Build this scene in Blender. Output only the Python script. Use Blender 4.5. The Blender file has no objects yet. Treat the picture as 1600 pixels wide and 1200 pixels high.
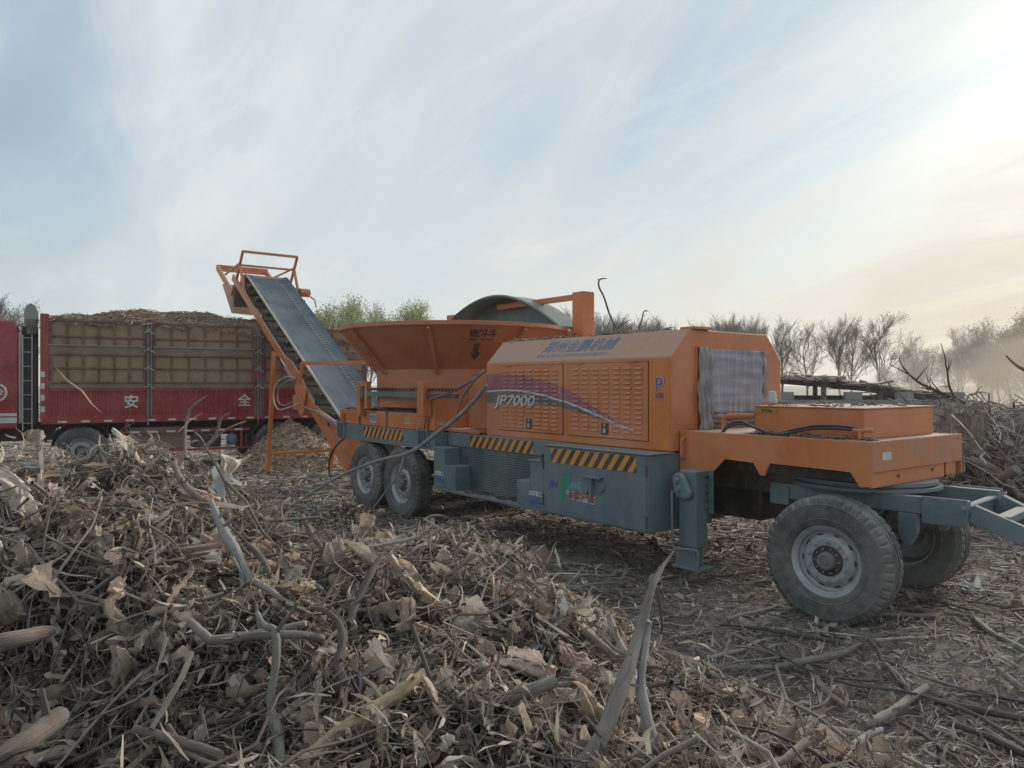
import bpy, math, random
import numpy as np
from mathutils import Vector, Matrix
R = math.radians
scene = bpy.context.scene
col = scene.collection

# ------------------------------------------------------------------ camera, sky, sun, exposure
cd = bpy.data.cameras.new('Camera'); cam = bpy.data.objects.new('Camera', cd); col.objects.link(cam)
cam.location = (0, 0, 1.95); cam.rotation_euler = (R(90), 0, 0)
cd.sensor_width = 36.0; cd.lens = 1180/1600*36.0; cd.clip_start = .05; cd.clip_end = 3000
scene.camera = cam

SUN_AZ, SUN_EL = R(42), R(22)          # to the right of the view, low, behind thin cloud
SUN_DIR = Vector((math.sin(SUN_AZ)*math.cos(SUN_EL), math.cos(SUN_AZ)*math.cos(SUN_EL), math.sin(SUN_EL)))
sl = bpy.data.lights.new('Sun', 'SUN'); sun = bpy.data.objects.new('Sun', sl); col.objects.link(sun)
sl.energy = 1.5; sl.angle = R(20); sl.color = (1, .91, .80)
sun.rotation_euler = (-SUN_DIR).to_track_quat('-Z', 'Y').to_euler()

world = bpy.data.worlds.new('World'); scene.world = world; world.use_nodes = True
wt = world.node_tree; wt.nodes.clear()
def wn(t, **k):
    n = wt.nodes.new(t)
    for a, b in k.items(): setattr(n, a, b)
    return n
def wl(a, b): wt.links.new(a, b)
def wmath(op, a, b=None, clamp=False):
    n = wn('ShaderNodeMath', operation=op); n.use_clamp = clamp
    for i, q in enumerate((a, b)):
        if q is None: continue
        if isinstance(q, (int, float)): n.inputs[i].default_value = q
        else: wl(q, n.inputs[i])
    return n.outputs[0]
def wmix(f, a, b):
    n = wn('ShaderNodeMix', data_type='RGBA')
    for s, q in ((0, f), (6, a), (7, b)):
        if isinstance(q, (int, float)): n.inputs[s].default_value = q
        elif isinstance(q, tuple): n.inputs[s].default_value = (*q, 1)
        else: wl(q, n.inputs[s])
    return n.outputs[2]
def wramp(f, lo, hi, smooth=True):
    n = wn('ShaderNodeMapRange', interpolation_type='SMOOTHSTEP' if smooth else 'LINEAR')
    wl(f, n.inputs[0]); n.inputs[1].default_value = lo; n.inputs[2].default_value = hi
    return n.outputs[0]
sky = wn('ShaderNodeTexSky', sky_type='NISHITA', sun_disc=False, sun_elevation=SUN_EL, sun_rotation=SUN_AZ, air_density=1.0, dust_density=1.0, ozone_density=1.2)
tc = wn('ShaderNodeTexCoord'); sep = wn('ShaderNodeSeparateXYZ'); wl(tc.outputs['Generated'], sep.inputs[0])
zz = wmath('ADD', wmath('MAXIMUM', sep.outputs[2], 0.0), .38)
cmb = wn('ShaderNodeCombineXYZ'); wl(wmath('DIVIDE', sep.outputs[0], zz), cmb.inputs[0]); wl(wmath('DIVIDE', sep.outputs[1], zz), cmb.inputs[1])
def cloud(rot, sx, sy, scale, detail, dist, rough=.55, off=0.):
    mp = wn('ShaderNodeMapping', vector_type='TEXTURE'); mp.inputs['Rotation'].default_value = (0, 0, R(rot)); mp.inputs['Scale'].default_value = (sx, sy, 1)
    mp.inputs['Location'].default_value = (off, off*.7, off*.3)
    wl(cmb.outputs[0], mp.inputs[0])
    n = wn('ShaderNodeTexNoise'); wl(mp.outputs[0], n.inputs['Vector']); n.inputs['Scale'].default_value = scale
    n.inputs['Detail'].default_value = detail; n.inputs['Roughness'].default_value = rough; n.inputs['Distortion'].default_value = dist
    return n.outputs['Fac']
big = cloud(-58, 1.7, .95, 1.25, 5, .6, .5, 5.1)
wisp = cloud(-62, 2.1, .62, 1.5, 9, .9, .60, 7.7)
fine = cloud(-50, 1.3, .45, 2.4, 8, 1.0, .62, 1.4)
dt = wn('ShaderNodeVectorMath', operation='DOT_PRODUCT'); wl(tc.outputs['Generated'], dt.inputs[0]); dt.inputs[1].default_value = SUN_DIR
sd = wmath('MAXIMUM', dt.outputs['Value'], 0.0)
glow = wmath('POWER', sd, 5.0); glow2 = wmath('POWER', sd, 40.0)
cov = wmath('ADD', wmath('MULTIPLY', wramp(big, .38, .62), .62), wmath('MULTIPLY', wramp(wisp, .44, .70), .45), clamp=True)
cov = wmath('ADD', cov, wmath('MULTIPLY', wramp(fine, .45, .70), .22), clamp=True)
horiz = wmath('SUBTRACT', 1.0, wramp(sep.outputs[2], 0.0, .30))
cov = wmath('MAXIMUM', cov, wmath('MULTIPLY', horiz, .8))
# the thin cloud sheet: grey blue underside, scattering more light towards the sun
base_c = wmix(wramp(big, .40, .62), (1.32, 1.72, 2.02), (2.1, 2.42, 2.58))
lit_c = wmix(wmath('MULTIPLY', wramp(wisp, .44, .74), .70), base_c, (2.65, 2.88, 2.95))
warm = wmix(horiz, (2.9, 2.78, 2.5), (3.0, 2.35, 1.6))
cloud_c = wmix(wmath('MULTIPLY', wmath('MULTIPLY', glow, wramp(wisp, .28, .60)), .8, True), wmix(wmath('MULTIPLY', horiz, .75), lit_c, (2.75, 2.8, 2.72)), warm)
cc = wn('ShaderNodeMix', data_type='RGBA', blend_type='ADD'); cc.inputs[0].default_value = 1.0
wl(wmix(wmath('MULTIPLY', wramp(fine, .46, .72), .30), cloud_c, (3.2, 3.3, 3.25)), cc.inputs[6]); wl(wmix(glow2, (0, 0, 0), (.6, .5, .3)), cc.inputs[7])
skyc = wn('ShaderNodeMix', data_type='RGBA', blend_type='MULTIPLY'); skyc.inputs[0].default_value = 1.0
wl(sky.outputs[0], skyc.inputs[6]); skyc.inputs[7].default_value = (.50, .60, .62, 1)
bg = wn('ShaderNodeBackground'); bg.inputs[1].default_value = .10
wl(wmix(wmath('ADD', wmath('MULTIPLY', cov, .20), .80), skyc.outputs[2], cc.outputs[2]), bg.inputs[0])
wo = wn('ShaderNodeOutputWorld'); wl(bg.outputs[0], wo.inputs[0])

vs = scene.view_settings
vs.view_transform = 'Standard'; vs.look = 'None'; vs.exposure = 1.5; vs.gamma = 1.0; vs.use_curve_mapping = False
scene.cycles.max_bounces = 6; scene.cycles.diffuse_bounces = 3; scene.cycles.transparent_max_bounces = 12; scene.cycles.volume_bounces = 0
scene.cycles.use_denoising = True

# ------------------------------------------------------------------ materials
class NT:
    def __init__(s, name):
        s.m = bpy.data.materials.new(name); s.m.use_nodes = True; s.t = s.m.node_tree; s.t.nodes.clear()
        s.out = s.n('ShaderNodeOutputMaterial'); s.b = s.n('ShaderNodeBsdfPrincipled'); s.l(s.b.outputs[0], s.out.inputs[0])
    def n(s, t, **k):
        n = s.t.nodes.new(t)
        for a, b in k.items(): setattr(n, a, b)
        return n
    def l(s, a, b): s.t.links.new(a, b)
    def put(s, sock, q):
        if isinstance(q, (int, float)): sock.default_value = q
        elif isinstance(q, tuple): sock.default_value = (*q, 1) if len(q) == 3 else q
        else: s.l(q, sock)
    def math(s, op, a, b=None, c=False):
        n = s.n('ShaderNodeMath', operation=op); n.use_clamp = c; s.put(n.inputs[0], a)
        if b is not None: s.put(n.inputs[1], b)
        return n.outputs[0]
    def mix(s, f, a, b, mode='MIX'):
        n = s.n('ShaderNodeMix', data_type='RGBA', blend_type=mode); s.put(n.inputs[0], f); s.put(n.inputs[6], a); s.put(n.inputs[7], b); return n.outputs[2]
    def rng(s, f, lo, hi, a=0., b=1.):
        n = s.n('ShaderNodeMapRange', interpolation_type='SMOOTHSTEP'); s.put(n.inputs[0], f)
        for i, q in enumerate((lo, hi, a, b)): n.inputs[i+1].default_value = q
        return n.outputs[0]
    def coord(s, kind='Object', scale=None, rot=None):
        c = s.n('ShaderNodeTexCoord').outputs[kind]
        if scale or rot:
            mp = s.n('ShaderNodeMapping'); s.l(c, mp.inputs[0])
            if scale: mp.inputs['Scale'].default_value = scale
            if rot: mp.inputs['Rotation'].default_value = rot
            c = mp.outputs[0]
        return c
    def noise(s, vec, scale, detail=5, rough=.55, dist=0.):
        n = s.n('ShaderNodeTexNoise'); s.l(vec, n.inputs['Vector']); n.inputs['Scale'].default_value = scale
        n.inputs['Detail'].default_value = detail; n.inputs['Roughness'].default_value = rough; n.inputs['Distortion'].default_value = dist
        return n.outputs['Fac']
    def ramp(s, f, stops):
        n = s.n('ShaderNodeValToRGB'); s.put(n.inputs[0], f); e = n.color_ramp.elements
        while len(e) < len(stops): e.new(.5)
        for q, (p, c) in zip(e, stops): q.position = p; q.color = (*c, 1)
        return n.outputs[0]
    def bump(s, h, strength=.3, dist=.01):
        n = s.n('ShaderNodeBump'); s.l(h, n.inputs['Height']); n.inputs['Strength'].default_value = strength; n.inputs['Distance'].default_value = dist
        s.l(n.outputs[0], s.b.inputs['Normal'])

DUST = (.33, .27, .22)
def paint(name, c, amt=.35, top=.65, rough=.42, var=.25, streak=.35, metallic=0., dust=DUST, extra=None, scale=1.0):
    t = NT(name); co = t.coord(); n1 = t.noise(co, 1.7*scale, 7, .6); n2 = t.noise(co, 9*scale, 6, .65)
    st = t.noise(t.coord(scale=(11*scale, 11*scale, .7*scale)), 1.6, 5, .6)
    base = t.mix(t.rng(n1, .3, .7), tuple(q*(1-var) for q in c), tuple(min(1, q*(1+var*.4)) for q in c))
    if extra: base = extra(t, base)
    geo = t.n('ShaderNodeNewGeometry'); sp = t.n('ShaderNodeSeparateXYZ'); t.l(geo.outputs['Normal'], sp.inputs[0])
    up = t.math('MULTIPLY', t.rng(sp.outputs[2], .25, .85), top)
    side = t.math('MULTIPLY', t.rng(t.math('ADD', t.math('MULTIPLY', n1, .6), t.math('MULTIPLY', n2, .4)), .34, .66), amt)
    strk = t.math('MULTIPLY', t.rng(st, .50, .72), streak*amt)
    chip = t.math('MULTIPLY', t.rng(t.noise(co, 26*scale, 7, .75), .66, .70), t.rng(t.noise(co, 2.6*scale, 4, .6), .48, .62)); run = t.math('MULTIPLY', t.rng(t.noise(t.coord(scale=(26*scale, 26*scale, 1.1*scale)), 1.0, 4, .6), .60, .74), t.rng(n1, .42, .6))
    base = t.mix(t.math('MULTIPLY', run, .35), base, (.10, .055, .032)); base = t.mix(t.math('MULTIPLY', chip, .8), base, (.075, .045, .032))
    f = t.math('ADD', t.math('ADD', t.math('MULTIPLY', up, t.rng(n2, .15, .55, .55, 1.)), side), strk, True)
    t.put(t.b.inputs['Base Color'], t.mix(f, base, dust))
    t.put(t.b.inputs['Roughness'], t.rng(f, 0, .8, rough, .93)); t.b.inputs['Metallic'].default_value = metallic
    t.bump(t.math('ADD', t.noise(co, 3.2, 3), t.math('MULTIPLY', t.noise(co, 90, 3), .10)), .22, .012)
    return t.m

SWOOSH_NODES = []
ORANGE = (.66, .185, .036)
def swoosh(t, base):
    """the printed sweep on the hood sides: purple over white line over teal"""
    sp = t.n('ShaderNodeSeparateXYZ'); tcn = t.n('ShaderNodeTexCoord'); SWOOSH_NODES.append(tcn); t.l(tcn.outputs['Object'], sp.inputs[0]); x, y, z = sp.outputs
    def curve(pts):
        n = t.n('ShaderNodeFloatCurve'); cv = n.mapping.curves[0]
        q = [((px+3.2)/3.2, (pz-1.2)) for px, pz in pts]
        while len(cv.points) < len(q): cv.points.new(.5, .5)
        for a, b in zip(cv.points, q): a.location = b
        n.mapping.update(); t.l(t.math('DIVIDE', t.math('ADD', x, 3.2), 3.2), n.inputs[1])
        return t.math('ADD', n.outputs[0], 1.2)
    pt = curve([(-3.2, 2.07), (-2.45, 2.06), (-2.0, 2.0), (-1.56, 1.9), (-1.17, 1.74), (-.85, 1.60), (-.50, 1.485), (0, 1.46)])
    wh = curve([(-3.2, 1.855), (-2.53, 1.88), (-2.13, 1.85), (-1.75, 1.79), (-1.4, 1.72), (-1.06, 1.63), (-.50, 1.485), (0, 1.46)])
    gb = curve([(-3.2, 1.69), (-2.26, 1.72), (-1.87, 1.70), (-1.46, 1.65), (-1.06, 1.58), (-.72, 1.51), (-.50, 1.485), (0, 1.46)])
    near = t.math('MULTIPLY', t.math('LESS_THAN', y, -.9), t.math('LESS_THAN', x, -.5))
    def band(lo, hi): return t.math('MULTIPLY', t.math('MULTIPLY', t.math('GREATER_THAN', z, lo), t.math('LESS_THAN', z, hi)), near)
    base = t.mix(t.math('MULTIPLY', band(wh, pt), .92), base, (.26, .055, .13))
    base = t.mix(band(gb, wh), base, (.04, .10, .095))
    return t.mix(band(t.math('SUBTRACT', wh, .022), t.math('ADD', wh, .0)), base, (.55, .60, .62))
M = {}
M['orange'] = paint('orange paint', ORANGE, .34, .75)
M['orange_hood'] = paint('orange hood paint', ORANGE, .58, 1.0, extra=swoosh, dust=(.46, .29, .215))
M['orange_dust_lit'] = paint('dusty light-toned orange front', ORANGE, .80, .8, dust=(.36, .26, .20))  # heavier dust whose colour also paints in the paler light on the front face
M['orange_clean'] = paint('orange fresh panel', (.68, .20, .02), .14, .3)
M['orange_dull'] = paint('orange tub paint', (.54, .155, .036), .40, .7)
M['teal'] = paint('slate teal paint', (.115, .18, .20), .30, .75, dust=(.26, .25, .24))
M['green_shield'] = paint('green shield paint', (.085, .15, .14), .35, .6, dust=(.25, .27, .25))
M['black'] = paint('black painted metal', (.015, .015, .016), .25, .5)
M['dark'] = paint('dark oily steel', (.035, .035, .036), .35, .6)
M['steel'] = paint('dull rim steel', (0.468, 0.494, 0.52), .45, .3, .45, metallic=.35, dust=(0.312, 0.299, 0.273))
M['hubsteel'] = paint('grey hub casting', (.17, .18, .19), .45, .3, .5, metallic=.2, dust=(.22, .21, .2))
M['chrome'] = paint('bright piston rod', (.6, .6, .6), .15, .2, .2, metallic=.9)
M['cyl'] = paint('pinkish primer ram', (.42, .20, .15), .3, .4)
M['white'] = paint('white print', (.62, .62, .60), .22, .3)
M['cream'] = paint('cream fabric edge', (.48, .45, .38), .3, .4)
M['red_t'] = paint('truck red', (.32, .014, .026), .22, .5, .35)
M['rust'] = paint('rusty red brown bars', (.13, .050, .040), .45, .6, .8)
M['tan'] = paint('tan plywood lining', (.34, .235, .15), .35, .3, .9, dust=(.22, .16, .11))
M['tan_strip'] = paint('tan plank', (.24, .17, .12), .3, .4, .9)
M['rubber'] = paint('dusty tyre rubber', (0.0731, 0.0763, 0.0731), .55, .35, .75, dust=(0.277, 0.277, 0.252), streak=.1, scale=1.5)
M['rubber_dark'] = paint('dark tyre rubber', (.03, .03, .03), .3, .3, .8, dust=(.12, .11, .10))
M['hose'] = paint('black hose', (.02, .02, .022), .15, .5, .5)
M['blueprint'] = paint('blue lettering', (.04, .17, .32), .15, .2)
M['blacktext'] = paint('black lettering', (.03, .02, .015), .3, .2)
M['redtext'] = paint('red print', (.36, .03, .04), .2, .2)
M['blue'] = paint('blue print', (.03, .10, .34), .2, .2)
M['lightblue'] = paint('light blue print', (.20, .36, .46), .25, .2)
M['green'] = paint('green print', (.02, .24, .15), .15, .2)
M['yellowplate'] = paint('yellow nameplate', (.45, .24, .04), .3, .2)
M['clear'] = paint('clear lamp lens', (.45, .55, .58), .2, .3, .15)
M['bluecan'] = paint('blue jug plastic', (.04, .12, .22), .25, .4)
M['grey_panel'] = paint('grey deflector', (.24, .25, .26), .3, .5)
def hazard():
    def ex(t, base):
        sp = t.n('ShaderNodeSeparateXYZ'); t.l(t.coord(), sp.inputs[0])
        u = t.math('SUBTRACT', sp.outputs[0], t.math('MULTIPLY', sp.outputs[2], .75))
        f = t.math('FRACT', t.math('MULTIPLY', u, 7.0)); m = t.math('GREATER_THAN', f, .5)
        wear = t.rng(t.noise(t.coord(), 7, 6, .7), .52, .75, 0, .6)
        return t.mix(wear, t.mix(m, (.028, .026, .024), (.66, .27, .02)), (.14, .12, .09))
    return paint('hazard stripes', (.5, .5, .5), .18, .3, extra=ex)
M['hazard'] = hazard()
def perf():
    def ex(t, base):
        sp = t.n('ShaderNodeSeparateXYZ'); t.l(t.coord(), sp.inputs[0])
        v = t.math('MULTIPLY', sp.outputs[2], 1/.030); row = t.math('FLOOR', v)
        u = t.math('ADD', t.math('MULTIPLY', sp.outputs[0], 1/.045), t.math('MULTIPLY', t.math('MODULO', row, 2.0), .5))
        fu = t.math('SUBTRACT', t.math('FRACT', u), .5); fv = t.math('SUBTRACT', t.math('FRACT', v), .5)
        d = t.math('SQRT', t.math('ADD', t.math('MULTIPLY', fu, fu), t.math('MULTIPLY', fv, fv)))
        return t.mix(t.math('LESS_THAN', d, .36), base, (.008, .010, .011))
    return paint('perforated sheet', (.095, .165, .18), .25, .5, extra=ex)
M['perf'] = perf()
def grille():
    def ex(t, base):
        w = t.noise(t.coord(scale=(1, 60, 1)), 1, 2); h = t.noise(t.coord(scale=(1, 1, 14)), 1, 3)
        return t.mix(t.rng(t.math('ADD', t.math('MULTIPLY', w, .6), t.math('MULTIPLY', h, .4)), .4, .62), (.22, .22, .26), (.42, .41, .45))
    return paint('dusty radiator net', (.2, .2, .25), .15, .2, .8, extra=ex, dust=(.30, .27, .27))
M['grille'] = grille()
def cloth(name, c, tr=.3):
    t = NT(name); co = t.coord(); n = t.noise(co, 14, 6, .6)
    t.put(t.b.inputs['Base Color'], t.mix(n, tuple(q*.75 for q in c), c)); t.b.inputs['Roughness'].default_value = .9
    tl = t.n('ShaderNodeBsdfTranslucent'); tl.inputs[0].default_value = (*c, 1); ms = t.n('ShaderNodeMixShader'); ms.inputs[0].default_value = tr
    t.l(t.b.outputs[0], ms.inputs[1]); t.l(tl.outputs[0], ms.inputs[2]); t.l(ms.outputs[0], t.out.inputs[0])
    t.bump(t.noise(t.coord(scale=(1, 1, .3)), 60, 4), .4, .01)
    return t.m
M['curtain'] = cloth('white dust net', (.50, .47, .47)); M['curtain_pink'] = cloth('dusty pink net', (.38, .27, .26))
def belt():
    def ex(t, base):
        return t.mix(t.rng(t.noise(t.coord(scale=(.5, 5, .5)), 2.2, 6, .6), .45, .72), base, (.075, .105, .135))
    return paint('conveyor belt rubber', (.050, .085, .120), .25, .06, .75, extra=ex, dust=(.26, .25, .24))
M['belt'] = belt(); M['belt'].node_tree.nodes['Principled BSDF'].inputs['Specular IOR Level'].default_value = .12

def wood(name, a, b, bumpy=.6, s=1.0, grain=False):
    t = NT(name); co = t.coord('Object')
    if grain:
        at = t.n('ShaderNodeAttribute'); at.attribute_name = 'bark'; n = t.noise(at.outputs['Vector'], 3.0, 8, .72, .5); n2 = t.noise(co, 9, 5)
    else: n = t.noise(co, 22*s, 8, .7, .6); n2 = t.noise(co, 5*s, 4)
    c = t.mix(t.rng(n2, .35, .65), t.mix(t.rng(n, .3, .7), tuple(q*.62 for q in a), a), t.mix(t.rng(n, .3, .7), tuple(q*.62 for q in b), b))
    t.put(t.b.inputs['Base Color'], c); t.b.inputs['Roughness'].default_value = .88
    t.bump(n, bumpy, .012)
    return t.m
M['w_pale'] = wood('pale bare wood', (0.459, 0.392, 0.331), (0.324, 0.284, 0.25))
M['w_bluegrey'] = wood('smooth grey bark', (0.338, 0.331, 0.325), (0.25, 0.237, 0.225), .35)
M['w_grey'] = wood('grey bark', (0.322, 0.287, 0.252), (0.231, 0.203, 0.182))
M['w_dark'] = wood('dark bark', (.085, .068, .06), (.12, .10, .09))
M['w_bark'] = wood('brown bark', (0.224, 0.175, 0.147), (0.308, 0.238, 0.203), .9)
M['w_lichen'] = wood('lichen bark', (0.312, 0.325, 0.273), (0.247, 0.234, 0.208))
M['w_peeled'] = wood('peeled wood', (0.504, 0.372, 0.228), (0.396, 0.324, 0.252))
M['w_stump'] = wood('weathered stump wood', (0.294, 0.252, 0.217), (0.196, 0.161, 0.14), 1.0, .35)
M['w_shed'] = wood('weathered planks', (.10, .088, .078), (.15, .13, .115))
M['b_pale'] = wood('weathered pale branch', (.47, .40, .33), (.36, .31, .27), .9, grain=True)
M['b_bluegrey'] = wood('weathered grey branch', (.38, .375, .37), (.28, .265, .25), .7, grain=True)
M['b_grey'] = wood('grey branch bark', (.34, .30, .26), (.25, .22, .195), .9, grain=True)
M['b_dark'] = wood('dark branch bark', (.13, .105, .09), (.19, .155, .135), .9, grain=True)
M['b_bark'] = wood('brown branch bark', (.24, .19, .16), (.32, .255, .215), 1.0, grain=True)
M['b_lichen'] = wood('lichened branch bark', (.33, .34, .28), (.27, .25, .215), .9, grain=True)
M['b_peeled'] = wood('peeled branch wood', (.55, .42, .26), (.44, .36, .27), .8, grain=True)
def stump_mat():
    t = NT('cracked stump wood'); n = t.noise(t.coord(scale=(8, 8, 1.6)), 1.5, 9, .72, .5); n2 = t.noise(t.coord(), 2.2, 5)
    c = t.mix(t.rng(n, .36, .62), (.13, .10, .08), (.42, .35, .285)); c = t.mix(t.rng(n2, .42, .66, 0, .6), c, (.27, .22, .18))
    t.put(t.b.inputs['Base Color'], c); t.b.inputs['Roughness'].default_value = .92; t.bump(n, 1.0, .05); return t.m
M['w_stump'] = stump_mat()
def island(name, stops, rough=.9, noise_s=12, tr=0., dark=.45):
    t = NT(name); g = t.n('ShaderNodeNewGeometry'); c = t.ramp(g.outputs['Random Per Island'], stops)
    n = t.noise(t.coord(), noise_s, 5, .6); c = t.mix(t.rng(n, .3, .75, .0, dark), c, (.05, .04, .035))
    t.put(t.b.inputs['Base Color'], c); t.b.inputs['Roughness'].default_value = rough
    if tr:
        tl = t.n('ShaderNodeBsdfTranslucent'); t.l(c, tl.inputs[0]); ms = t.n('ShaderNodeMixShader'); ms.inputs[0].default_value = tr
        t.l(t.b.outputs[0], ms.inputs[1]); t.l(tl.outputs[0], ms.inputs[2]); t.l(ms.outputs[0], t.out.inputs[0])
    return t.m
M['twigs'] = island('dry twigs', [(0, (0.0714, 0.0552, 0.0476)), (.3, (0.138, 0.109, 0.0951)), (.55, (0.19, 0.157, 0.133)), (.8, (0.248, 0.214, 0.185)), (1, (0.343, 0.305, 0.267))])
M['twigs_ground'] = island('trampled twigs', [(0, (0.133, 0.11, 0.099)), (.35, (0.258, 0.213, 0.19)), (.65, (0.381, 0.324, 0.286)), (.9, (0.533, 0.476, 0.419)), (1, (0.694, 0.685, 0.609))])
M['leaves'] = island('dry leaf crumbs', [(0, (0.0875, 0.0632, 0.0455)), (.3, (0.167, 0.122, 0.0875)), (.6, (0.237, 0.184, 0.139)), (.85, (0.324, 0.272, 0.219)), (1, (0.383, 0.377, 0.324))], tr=.15)
M['shreds'] = island('shredded bark strips', [(0, (.22, .165, .12)), (.3, (.36, .28, .21)), (.6, (.50, .41, .32)), (.85, (.60, .51, .42)), (1, (.66, .60, .52))], tr=.2)
M['torn'] = island('torn sheets', [(0, (.30, .235, .185)), (.25, (.44, .345, .27)), (.5, (.58, .465, .37)), (.75, (.66, .555, .46)), (1, (.72, .65, .57))], tr=.2)
M['flakes'] = island('trampled flakes', [(0, (0.144, 0.115, 0.096)), (.5, (0.272, 0.224, 0.192)), (.85, (0.4, 0.344, 0.296)), (1, (0.62, 0.62, 0.576))])
M['chips'] = island('fresh wood chips', [(0, (0.23, 0.172, 0.127)), (.4, (0.437, 0.333, 0.241)), (.75, (0.575, 0.46, 0.345)), (1, (0.69, 0.586, 0.471))], dark=.12)
M['straw'] = island('chipped load', [(0, (.16, .115, .08)), (.4, (.29, .215, .15)), (.75, (.41, .315, .225)), (1, (.52, .43, .33))], dark=.2)
def scrap(name, c, d):
    t = NT(name); oi = t.n('ShaderNodeObjectInfo'); co = t.coord()
    n = t.noise(co, 16, 7, .65); fib = t.noise(t.coord(scale=(4, 60, 10)), 1.2, 4, .6)
    b = t.mix(oi.outputs['Random'], c, d); b = t.mix(t.rng(n, .42, .8, 0, .55), b, tuple(q*.5 for q in d))
    b = t.mix(t.rng(fib, .5, .75, 0, .35), b, tuple(q*.5 for q in c))
    t.put(t.b.inputs['Base Color'], b); t.b.inputs['Roughness'].default_value = .85
    tl = t.n('ShaderNodeBsdfTranslucent'); t.l(b, tl.inputs[0]); ms = t.n('ShaderNodeMixShader'); ms.inputs[0].default_value = .22
    t.l(t.b.outputs[0], ms.inputs[1]); t.l(tl.outputs[0], ms.inputs[2]); t.l(ms.outputs[0], t.out.inputs[0])
    t.bump(t.math('ADD', fib, n), .55, .012)
    return t.m
SCRAP = [scrap('pale leaf sheet', (.72, .64, .56), (.62, .54, .46)), scrap('tan leaf sheet', (.66, .53, .42), (.55, .44, .345)),
         scrap('pink brown sheet', (.64, .47, .385), (.54, .40, .325)), scrap('grey brown leaf', (.44, .36, .29), (.34, .28, .225))]
def ground_mat(name, a, b, c):
    t = NT(name); co = t.coord(); n = t.noise(co, .35, 6, .6); n2 = t.noise(co, 6, 8, .7); n3 = t.noise(co, 45, 6, .7)
    k = t.mix(t.rng(n2, .35, .65), a, b); k = t.mix(t.rng(n, .45, .65), k, c); k = t.mix(t.rng(n3, .45, .75, 0, .6), k, tuple(q*.45 for q in a))
    t.put(t.b.inputs['Base Color'], k); t.b.inputs['Roughness'].default_value = .95
    t.bump(t.math('ADD', n2, n3), .9, .03)
    return t.m
M['ground'] = ground_mat('trampled earth', (0.226, 0.189, 0.164), (0.324, 0.276, 0.242), (0.27, 0.237, 0.212))
M['mound'] = ground_mat('matted brush', (0.0499, 0.0386, 0.0304), (0.0819, 0.0647, 0.0499), (0.0586, 0.0469, 0.0381))  # base darkened so the gaps between litter carry the heap's deep shade
M['chipmound'] = ground_mat('chip heap core', (0.324, 0.243, 0.17), (0.454, 0.34, 0.243), (0.389, 0.292, 0.211))
def flatmat(name, c, rough=.9):
    t = NT(name); n = t.noise(t.coord(), 3, 5); t.put(t.b.inputs['Base Color'], t.mix(n, tuple(q*.8 for q in c), c)); t.b.inputs['Roughness'].default_value = rough; return t.m
M['bark_far'] = flatmat('far bark', (.085, .07, .06)); M['twig_far'] = flatmat('far twigs', (.10, .082, .072))
M['bark_pop'] = flatmat('poplar bark', (.13, .125, .105)); M['leaf_pop'] = island('spring leaves', [(0, (0.22, 0.294, 0.0879)), (.5, (0.338, 0.398, 0.133)), (1, (0.47, 0.485, 0.205))], tr=.3)
M['leaf_bud'] = island('brown buds', [(0, (.09, .07, .05)), (1, (.15, .12, .09))], tr=.2)
M['plastic'] = cloth('white plastic scrap', (.58, .60, .60), .3); M['plastic_b'] = cloth('pale blue plastic', (.20, .30, .32), .3)
M['chipcore'] = flatmat('pale chip heap', (.52, .42, .33))
M['block'] = flatmat('whitewashed blocks', (.26, .25, .24))

# ------------------------------------------------------------------ mesh helpers
def link(name, me, mat, parent=None, loc=(0, 0, 0), rot=None):
    o = bpy.data.objects.new(name, me); col.objects.link(o); o.location = loc
    if rot is not None: o.rotation_euler = rot
    if parent: o.parent = parent
    if mat is not None and not me.materials: me.materials.append(mat)
    return o
def tag(o, label=None, cat=None, group=None, kind=None):
    if label: o['label'] = label
    if cat: o['category'] = cat
    if group: o['group'] = group
    if kind: o['kind'] = kind
    return o
def empty(name, loc=(0, 0, 0), rz=0.):
    o = bpy.data.objects.new(name, None); col.objects.link(o); o.location = loc; o.rotation_euler = (0, 0, rz); o.empty_display_size = .2
    return o
def fast_mesh(name, V, F, smooth=False):
    """V (n,3) array, F (m,k) array of one face size"""
    me = bpy.data.meshes.new(name); V = np.asarray(V, np.float32); F = np.asarray(F, np.int32); m, k = F.shape
    me.vertices.add(len(V)); me.vertices.foreach_set('co', V.ravel())
    me.loops.add(m*k); me.loops.foreach_set('vertex_index', F.ravel())
    me.polygons.add(m); me.polygons.foreach_set('loop_start', np.arange(0, m*k, k, dtype=np.int32))
    me.polygons.foreach_set('use_smooth', np.full(m, smooth)); me.update(calc_edges=True); me.validate()
    return me
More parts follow.
